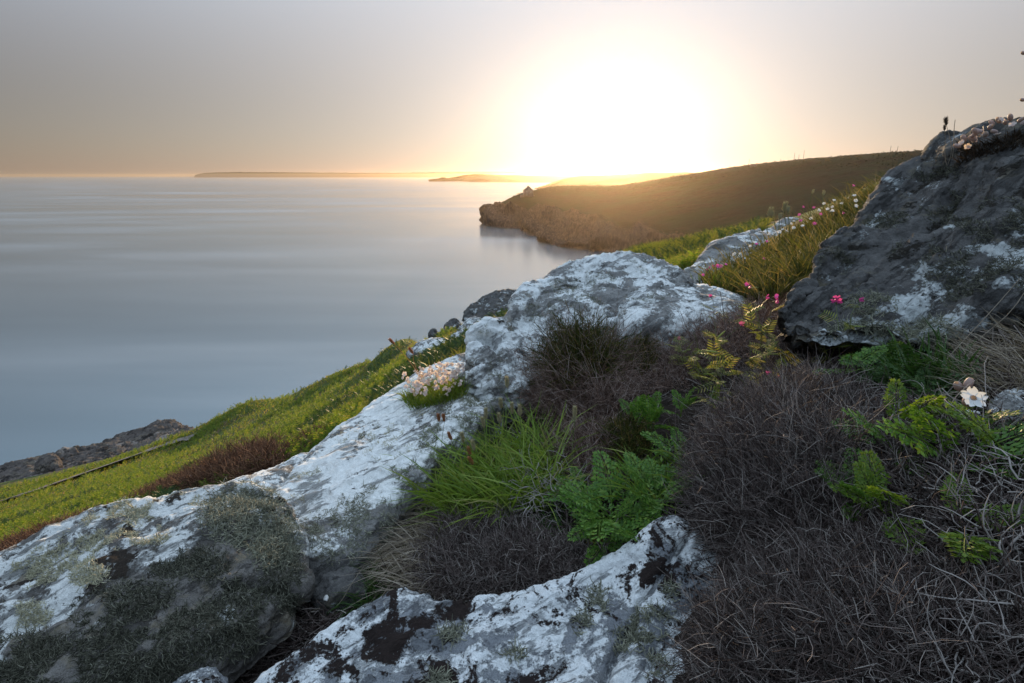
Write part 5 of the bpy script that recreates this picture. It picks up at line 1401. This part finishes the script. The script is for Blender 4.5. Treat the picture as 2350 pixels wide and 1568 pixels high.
BR = [Z3(p) for p in [[(270, 700), (300, 640), (310, 560), (380, 500), (470, 455), (560, 455)], [(230, 915), (330, 910), (400, 870), (490, 800), (470, 770)], [(210, 830), (230, 915)], [(500, 780), (560, 800), (640, 800), (700, 820)],
      [(740, 785), (830, 820), (930, 865)], [(790, 700), (850, 655), (950, 645), (1040, 680), (1050, 600), (1040, 570), (1130, 530)], [(1020, 920), (1005, 870), (1020, 840), (1080, 828)], [(1000, 1050), (1060, 1065), (1140, 1080), (1200, 1110), (1290, 1160), (1400, 1195), (1500, 1160), (1600, 1115)],
      [(840, 1135), (880, 1165), (940, 1140), (1010, 1100), (1050, 1060)], [(1290, 1160), (1250, 1100), (1260, 1040), (1320, 990), (1310, 930)], [(1130, 1130), (1230, 1190), (1310, 1250)], [(230, 1100), (260, 1050), (340, 1010), (440, 940)], [(540, 1560), (600, 1500), (720, 1480), (860, 1400)],
      [(790, 1420), (900, 1430), (950, 1440), (960, 1560)], [(950, 1420), (1050, 1390), (1150, 1400), (1220, 1440)], [(1860, 1160), (1850, 1260), (1820, 1320), (1800, 1370)], [(1740, 1480), (1850, 1460), (1960, 1470)], [(1520, 1560), (1640, 1500), (1700, 1400)],
      [(1100, 660), (1080, 600), (1160, 560), (1190, 530)], [(720, 600), (730, 560), (780, 580), (800, 450)], [(1320, 905), (1390, 910), (1440, 935), (1530, 935)], [(970, 740), (920, 800), (910, 860)], [(600, 1000), (700, 970), (770, 950)]]]
for i, b in enumerate(BR):
    branch(b, 500 + i, .0021 if i not in (5, 7) else .0027)
for i, b in enumerate([[(1450, 1360), (1480, 1290), (1470, 1250)], [(1460, 1330), (1540, 1310), (1640, 1250)], [(330, 1350), (380, 1420), (470, 1440), (560, 1400), (640, 1380)], [(1820, 1040), (1830, 1170), (1810, 1290)], [(1560, 1400), (1600, 1480), (1630, 1560)], [(1700, 1180), (1800, 1240), (1900, 1230)], [(1880, 1150), (1930, 1260), (1960, 1300)], [(1650, 1480), (1660, 1400), (1600, 1360)], [(1740, 590), (1780, 640), (1850, 640), (1900, 560)], [(1700, 860), (1730, 800), (1800, 760), (1860, 700)], [(1900, 350), (1890, 430), (1950, 480)], [(1560, 780), (1600, 850), (1680, 880)], [(1800, 900), (1850, 1000), (1950, 1040)], [(620, 1540), (700, 1520), (780, 1540)]]):
    branch(Z4(b), 560 + i, .0023, .03, 3, 'bleached twisted branch in the dark corner tangle', 'branches in the corner tangle')
for i, b in enumerate([[(730, 1380), (790, 1400), (860, 1465)], [(780, 1395), (820, 1350), (900, 1335), (960, 1370), (985, 1430)], [(820, 870), (1000, 890), (1190, 870), (1290, 790), (1360, 785)], [(1100, 800), (1180, 830), (1220, 890)], [(1190, 1070), (1260, 1080), (1330, 1120)]]):
    branch(Z2(b), 590 + i, .0022, .12 if i in (2, 3) else .05, 1, 'curved dead stem sticking out by the rounded dead heather bush', 'dead stems by the rounded bush')
# loose curly twigs in the tangle
def tangle(label, poly, n, seed, mat=None):
    rng = np.random.default_rng(seed)
    uv = sample_poly(poly, n, rng); p, nr, idx = hits(uv)
    d = rng.normal(size=p.shape) * np.array([1.2, 1, .35]) + nr * .3
    path = strands(p + nr * (.01 + .06 * rng.random(len(p)))[:, None], d, .04 + .07 * rng.random(len(p)), 8, 1.1, 0, rng)
    v, f = tubes(path, (.0005 + .0007 * rng.random(len(p)))[:, None] * np.linspace(1.2, .5, 8)[None], 4)
    c = p.mean(0); o = obj('twig_tangle', mesh_from('twig_tangle', v - c, f), mat or M_WOOD, loc=c); tag(o, label, 'twigs', kind='stuff')
tangle('curly bleached twigs woven through the heather below the campion', [(1900, 960), (2100, 920), (2350, 1000), (2400, 1200), (2250, 1250), (2050, 1180), (1930, 1080)], 170, 61)
tangle('curly brown twigs in the corner of the frame', [(2180, 1200), (2400, 1150), (2420, 1660), (2180, 1660), (2140, 1400)], 200, 62)
tangle('fine bleached twigs in the grass tuft', [(1180, 1130), (1330, 1090), (1330, 1180), (1240, 1220), (1180, 1190)], 130, 63)

# ---------------------------------------------------------------- coast path, posts and the house on the headland
def path_strip():
    pts = [(-60, 1172), (0, 1158), (90, 1128), (180, 1098), (250, 1072), (330, 1042), (400, 1018), (445, 1006)]
    L = []
    for u, v in np.array([catmull(np.array(pts, float), np.linspace(0, len(pts) - 1, 60))])[0]:
        l, n = hit(u, v, GTREE)
        if l is not None: L.append(l[:])
    L = np.array(L); L = L[np.argsort(L[:, 0])]
    t = unit(np.gradient(L, axis=0)); s = unit(np.cross(t, UP))
    w = .55 + .15 * np.sin(np.arange(len(L)) * .9)
    rows = [L + s * (w * k)[:, None] for k in (-1, -.5, 0, .5, 1)]
    g = np.stack(rows, 1)
    z = ground_z(g[..., 0], g[..., 1]).reshape(g.shape[:2])
    g[..., 2] = z + np.array([.02, .04, .03, .04, .02]) + .25
    m = plain_material('trodden_earth', [(0.3, (.09, .075, .06)), (0.7, (.22, .19, .16))], .95, .1, 'noise', 1.5)
    o = obj('coast_path', mesh_from('coast_path', g.reshape(-1, 3), grid_faces(len(L), 5)), m); tag(o, kind='structure')
path_strip()
def box(x0, x1, y0, y1, z0, z1):
    v = [(x, y, z) for z in (z0, z1) for y in (y0, y1) for x in (x0, x1)]
    return np.array(v), np.array([[0, 2, 3, 1], [4, 5, 7, 6], [0, 1, 5, 4], [2, 6, 7, 3], [0, 4, 6, 2], [1, 3, 7, 5]])
M_HOUSE = plain_material('granite_house_wall', [(.3, (.10, .08, .07)), (.7, (.17, .14, .12))], .9, .2, 'noise', .9)
M_ROOF = plain_material('slate_roof', [(.3, (.09, .085, .085)), (.7, (.16, .15, .15))], .7, .3, 'noise', 1.4)
M_GLASS = plain_material('window_glass', [(0, (.03, .035, .04)), (1, (.04, .045, .05))], .15, .5, 'noise', 1)
M_FRAME = plain_material('window_frame_paint', [(0, (.55, .53, .50)), (1, (.62, .60, .57))], .6, .3, 'noise', 1)
def house():
    l, n = hit(1212, 451)
    c = np.array(l) + UP * -.4
    e = empty('house', c); tag(e, 'tall gabled granite house alone on the tip of the headland', 'house')
    e.rotation_euler = (0, 0, .18)
    W, D, H, R = 4.3, 3.8, 6.2, 3.3
    mb = MB(); v, f = box(-W, W, -D, D, 0, H); mb.add(v, f)
    mb.add([(-W, -D, H), (W, -D, H), (0, -D, H + R)], np.array([[0, 1, 2]])); mb.add([(-W, D, H), (W, D, H), (0, D, H + R)], np.array([[0, 2, 1]]))
    obj('wall', mb.mesh('wall', False), M_HOUSE, e)
    rf = MB()
    for s in (-1, 1):
        a = np.array([(s * (W + .35), -D - .25, H - .28), (s * (W + .35), D + .25, H - .28), (0, D + .25, H + R + .02), (0, -D - .25, H + R + .02)])
        v = np.concatenate([a, a + np.array([s * .1, 0, .16])])
        rf.add(v, np.array([[0, 1, 2, 3], [4, 7, 6, 5], [0, 4, 5, 1], [1, 5, 6, 2], [3, 2, 6, 7], [0, 3, 7, 4]]))
    ro = obj('roof', rf.mesh('roof', False), M_ROOF, e)
    for x, y in ((-.9, -1.6), (.7, 1.2)):
        v, f = box(x - .42, x + .42, y - .5, y + .5, H + R - 1.1, H + R + .75)
        ch = obj('chimney', MB().add(v, f).mesh('chimney', False), M_HOUSE, ro)
        v, f = lathe([(.16, H + R + .75), (.2, H + R + 1.15), (.14, H + R + 1.2)], 8)
        mb = MB(); mb.add(v + np.array([x, y, 0]), f)
    for x, z in ((-1.9, 4.3), (1.9, 4.3), (-1.9, 1.6), (0, 6.5)):
        v, f = box(x - .5, x + .5, -D - .06, -D + .02, z - .1, z + 1.2)
        w = obj('window', MB().add(v, f).mesh('window', False), M_FRAME, e)
        v, f = box(x - .38, x + .38, -D - .075, -D - .05, z + .02, z + 1.08); obj('pane', MB().add(v, f).mesh('pane', False), M_GLASS, w)
    v, f = box(1.5, 2.4, -D - .06, -D + .02, 0, 2.0); obj('door', MB().add(v, f).mesh('door', False), M_ROOF, e)
    v, f = box(-W - 3.2, -W - .003, -2.2, 2.0, -1.6, 1.9); obj('annex', MB().add(v, f).mesh('annex', False), M_HOUSE, e)
    v, f = box(-W - 3.4, -W - .003, -2.4, 2.2, 1.9, 2.08); obj('annex_roof', MB().add(v, f).mesh('annex_roof', False), M_ROOF, e)
    v = np.array([(W + .003, -2.4, 0), (W + 2.2, -2.4, 0), (W + 2.2, -2.4, .9), (W + .003, -2.4, 2.6), (W + .003, 2.4, 0), (W + 2.2, 2.4, 0), (W + 2.2, 2.4, .9), (W + .003, 2.4, 2.6)])
    obj('lean_to', MB().add(v, np.array([[0, 1, 2, 3], [5, 4, 7, 6], [1, 5, 6, 2], [3, 2, 6, 7], [4, 0, 3, 7]])).mesh('lean_to', False), M_HOUSE, e)
house()
M_POLE = plain_material('weathered_pole', [(0, (.07, .06, .05)), (1, (.12, .10, .08))], .9, .1, 'noise', 3)
for i, (u, v, vt, tilt) in enumerate([(1717, 385, 366, 3), (1822, 372, 352, 2), (1832, 371, 356, 2), (1843, 370, 346, 3), (2041, 357, 336, 4), (2057, 356, 337, 4), (1790, 375, 366, 1)]):
    l = None
    while l is None:
        l, n = hit(u, v); v += 1
    a = np.array(l); b = tip_at(u + tilt, vt, a)
    e = empty('pole', a); tag(e, 'thin leaning pole on the skyline of the dark hill', 'pole', 'poles along the hill ridge')
    p = np.stack([a - UP * .3, (a + b) / 2, b]) - a
    v1, f1 = tubes(p[None], np.array([[.16, .13, .10]]), 5); obj('shaft', mesh_from('shaft', v1, f1), M_POLE, e)
    v1, f1 = lathe([(.0, 0), (.14, .05), (.11, .35), (0, .45)], 6); obj('cap', mesh_from('cap', v1 + p[-1] - UP * .1, f1), M_POLE, e)
def hut():
    l = None; v = 383
    while l is None:
        l, n = hit(1729, v); v += 1
    e = empty('stone_hut', np.array(l) - UP * .3); tag(e, 'small flat topped stone hut on the skyline of the dark hill', 'hut')
    v, f = box(-2.2, 2.2, -1.6, 1.6, 0, 2.3); obj('wall', MB().add(v, f).mesh('wall', False), M_HOUSE, e)
    v, f = box(-2.4, 2.4, -1.8, 1.8, 2.3, 2.6); obj('roof', MB().add(v, f).mesh('roof', False), M_ROOF, e)
    v, f = box(-.5, .5, -1.65, -1.55, 0, 1.7); obj('door', MB().add(v, f).mesh('door', False), M_ROOF, e)
hut()
# gorse and hedge clumps that break the hill and headland skyline
def hill_scrub():
    rng = np.random.default_rng(71)
    F = hf[:, 0]
    z = hv[:, 2]
    row = np.arange(len(hv)) // 520
    cand = np.where((row > 150) & (z > 8))[0]
    i = rng.choice(cand, 5200)
    p = hv[i] + rng.normal(size=(len(i), 3)) * np.array([2, 2, 0])
    p = p[fbm(p / 30.0, 3) > -.15]
    n = len(p)
    tv = rng.normal(size=(9, 3)); tv /= np.linalg.norm(tv, axis=1)[:, None]; tv[:, 2] = np.abs(tv[:, 2]) * .8
    tf = np.array([(0, 1, 2), (3, 4, 5), (6, 7, 8), (0, 4, 8), (1, 5, 6), (2, 3, 7)])
    v, f = scatter_template(tv, tf, p, 6.283 * rng.random(n), rng.normal(0, .2, n), .35 + .75 * rng.random(n) ** 2)
    c = p.mean(0); o = obj('heath_scrub', mesh_from('heath_scrub', v - c, f, False), plain_material('heath_scrub_leaf', [(0, (.014, .018, .007)), (.7, (.035, .036, .013)), (1, (.075, .055, .022))], .95, .1), loc=c)
    tag(o, 'low dark scrub dotted over the hill and headland', 'scrub', kind='stuff')
hill_scrub()

# a bleached snail shell on the stone in the gap
def snail():
    l, n = hit(750, 1374)
    t = np.linspace(0, 1, 40); a = t * 5.2 * math.pi; rr = .0052 * (1 - t) ** 1.2
    p = np.stack([np.cos(a) * rr, np.sin(a) * rr, .004 * t], -1)
    v, f = tubes(p[None], (.0034 * (1 - t) + .0006)[None], 8)
    o = obj('snail_shell', mesh_from('snail_shell', v, f), M_WHITE, loc=np.array(l) + np.array(n) * .002)
    orient(o, n); tag(o, 'tiny white snail shell on the angular stone in the gap', 'shell')
snail()
# ---------------------------------------------------------------- each member of a row says which one it is
ORD = 'first second third fourth fifth sixth seventh eighth ninth tenth eleventh twelfth thirteenth fourteenth fifteenth sixteenth seventeenth eighteenth nineteenth twentieth'.split()
ORD += ['twenty-' + w for w in ORD[:9]]
def number(group, text, key):
    m = [o for o in COL.objects if o.parent is None and o.get('group') == group]
    bpy.context.view_layer.update()
    def uv(o):
        ch = [k for k in o.children if k.name.startswith(('seed_head', 'flower'))]
        p = np.array((o.matrix_world @ ch[0].location) if ch else o.location)
        u, v, d = proj(p[None]); return float(u[0]), float(v[0])
    m.sort(key=lambda o: key(*uv(o)))
    for i, o in enumerate(m):
        o['label'] = text.replace('#', ORD[i] if i else 'first')
number('seed heads over the green grass tuft', 'pale fluffy grass head over the green tuft, # counting from the cushion side', lambda u, v: u)
number('russet seed heads by the pale slab', 'russet leaning grass head before the pale slab, # going down from the cushion', lambda u, v: v)
number('white flowers in the golden grass', 'white campion in the golden grass, # going down from the huge dark boulder', lambda u, v: -u + v)
number('magenta flowers in the golden grass', 'magenta flower in the golden grass, # going down from the huge dark boulder', lambda u, v: -u + v)
number('plantain heads over the golden grass', 'dark plantain head against the hill, # from the bay side', lambda u, v: u)
number('backlit seed heads by the golden grass', 'backlit fluffy grass head against the hill, # from the bay side', lambda u, v: u)
number('dark grass heads on the boulder crest', 'dark grass head on the crest of the huge boulder, # from the top', lambda u, v: v)
number('bleached dead branches', 'bleached dead branch below the white sea campion, # from the heather mound side', lambda u, v: u)
number('branches in the corner tangle', 'twisted pale branch in the dark corner tangle, # from the top', lambda u, v: v)
number('dead stems by the rounded bush', 'curved dead stem at the rounded dead heather bush, # from the top', lambda u, v: v)
number('tiny white flower heads', 'tiny white stonecrop head near the frame edge, # from the sea campion', lambda u, v: v)
number('poles along the hill ridge', 'thin pole on the skyline of the dark hill, # from the house side', lambda u, v: u)
number('dry stalks in the gap', 'thin dry stalk in the gap under the corner boulder, # from the bottom edge', lambda u, v: -v)
# ---------------------------------------------------------------- air
def build_haze():
    m, nt, out = nodes_of('sea_haze'); N = NT(nt)
    v = N.n('ShaderNodeVolumePrincipled')
    v.inputs['Color'].default_value = (1.0, 0.78, 0.55, 1)
    v.inputs['Density'].default_value = HAZE_DENSITY
    v.inputs['Anisotropy'].default_value = HAZE_G
    N.l(v.outputs[0], out.inputs['Volume'])
    x0, x1, y0, y1, z0, z1 = -25000, 25000, -25000, 25000, -4.0, 78.0
    vv = [(x, y, z) for z in (z0, z1) for y in (y0, y1) for x in (x0, x1)]
    f = [[0, 2, 3, 1], [4, 5, 7, 6], [0, 1, 5, 4], [2, 6, 7, 3], [0, 4, 6, 2], [1, 3, 7, 5]]
    o = obj('haze', mesh_from('haze', vv, np.array(f), False), m)
    tag(o, kind='stuff')
HAZE_DENSITY, HAZE_G = 0.000042, 0.87
build_haze()
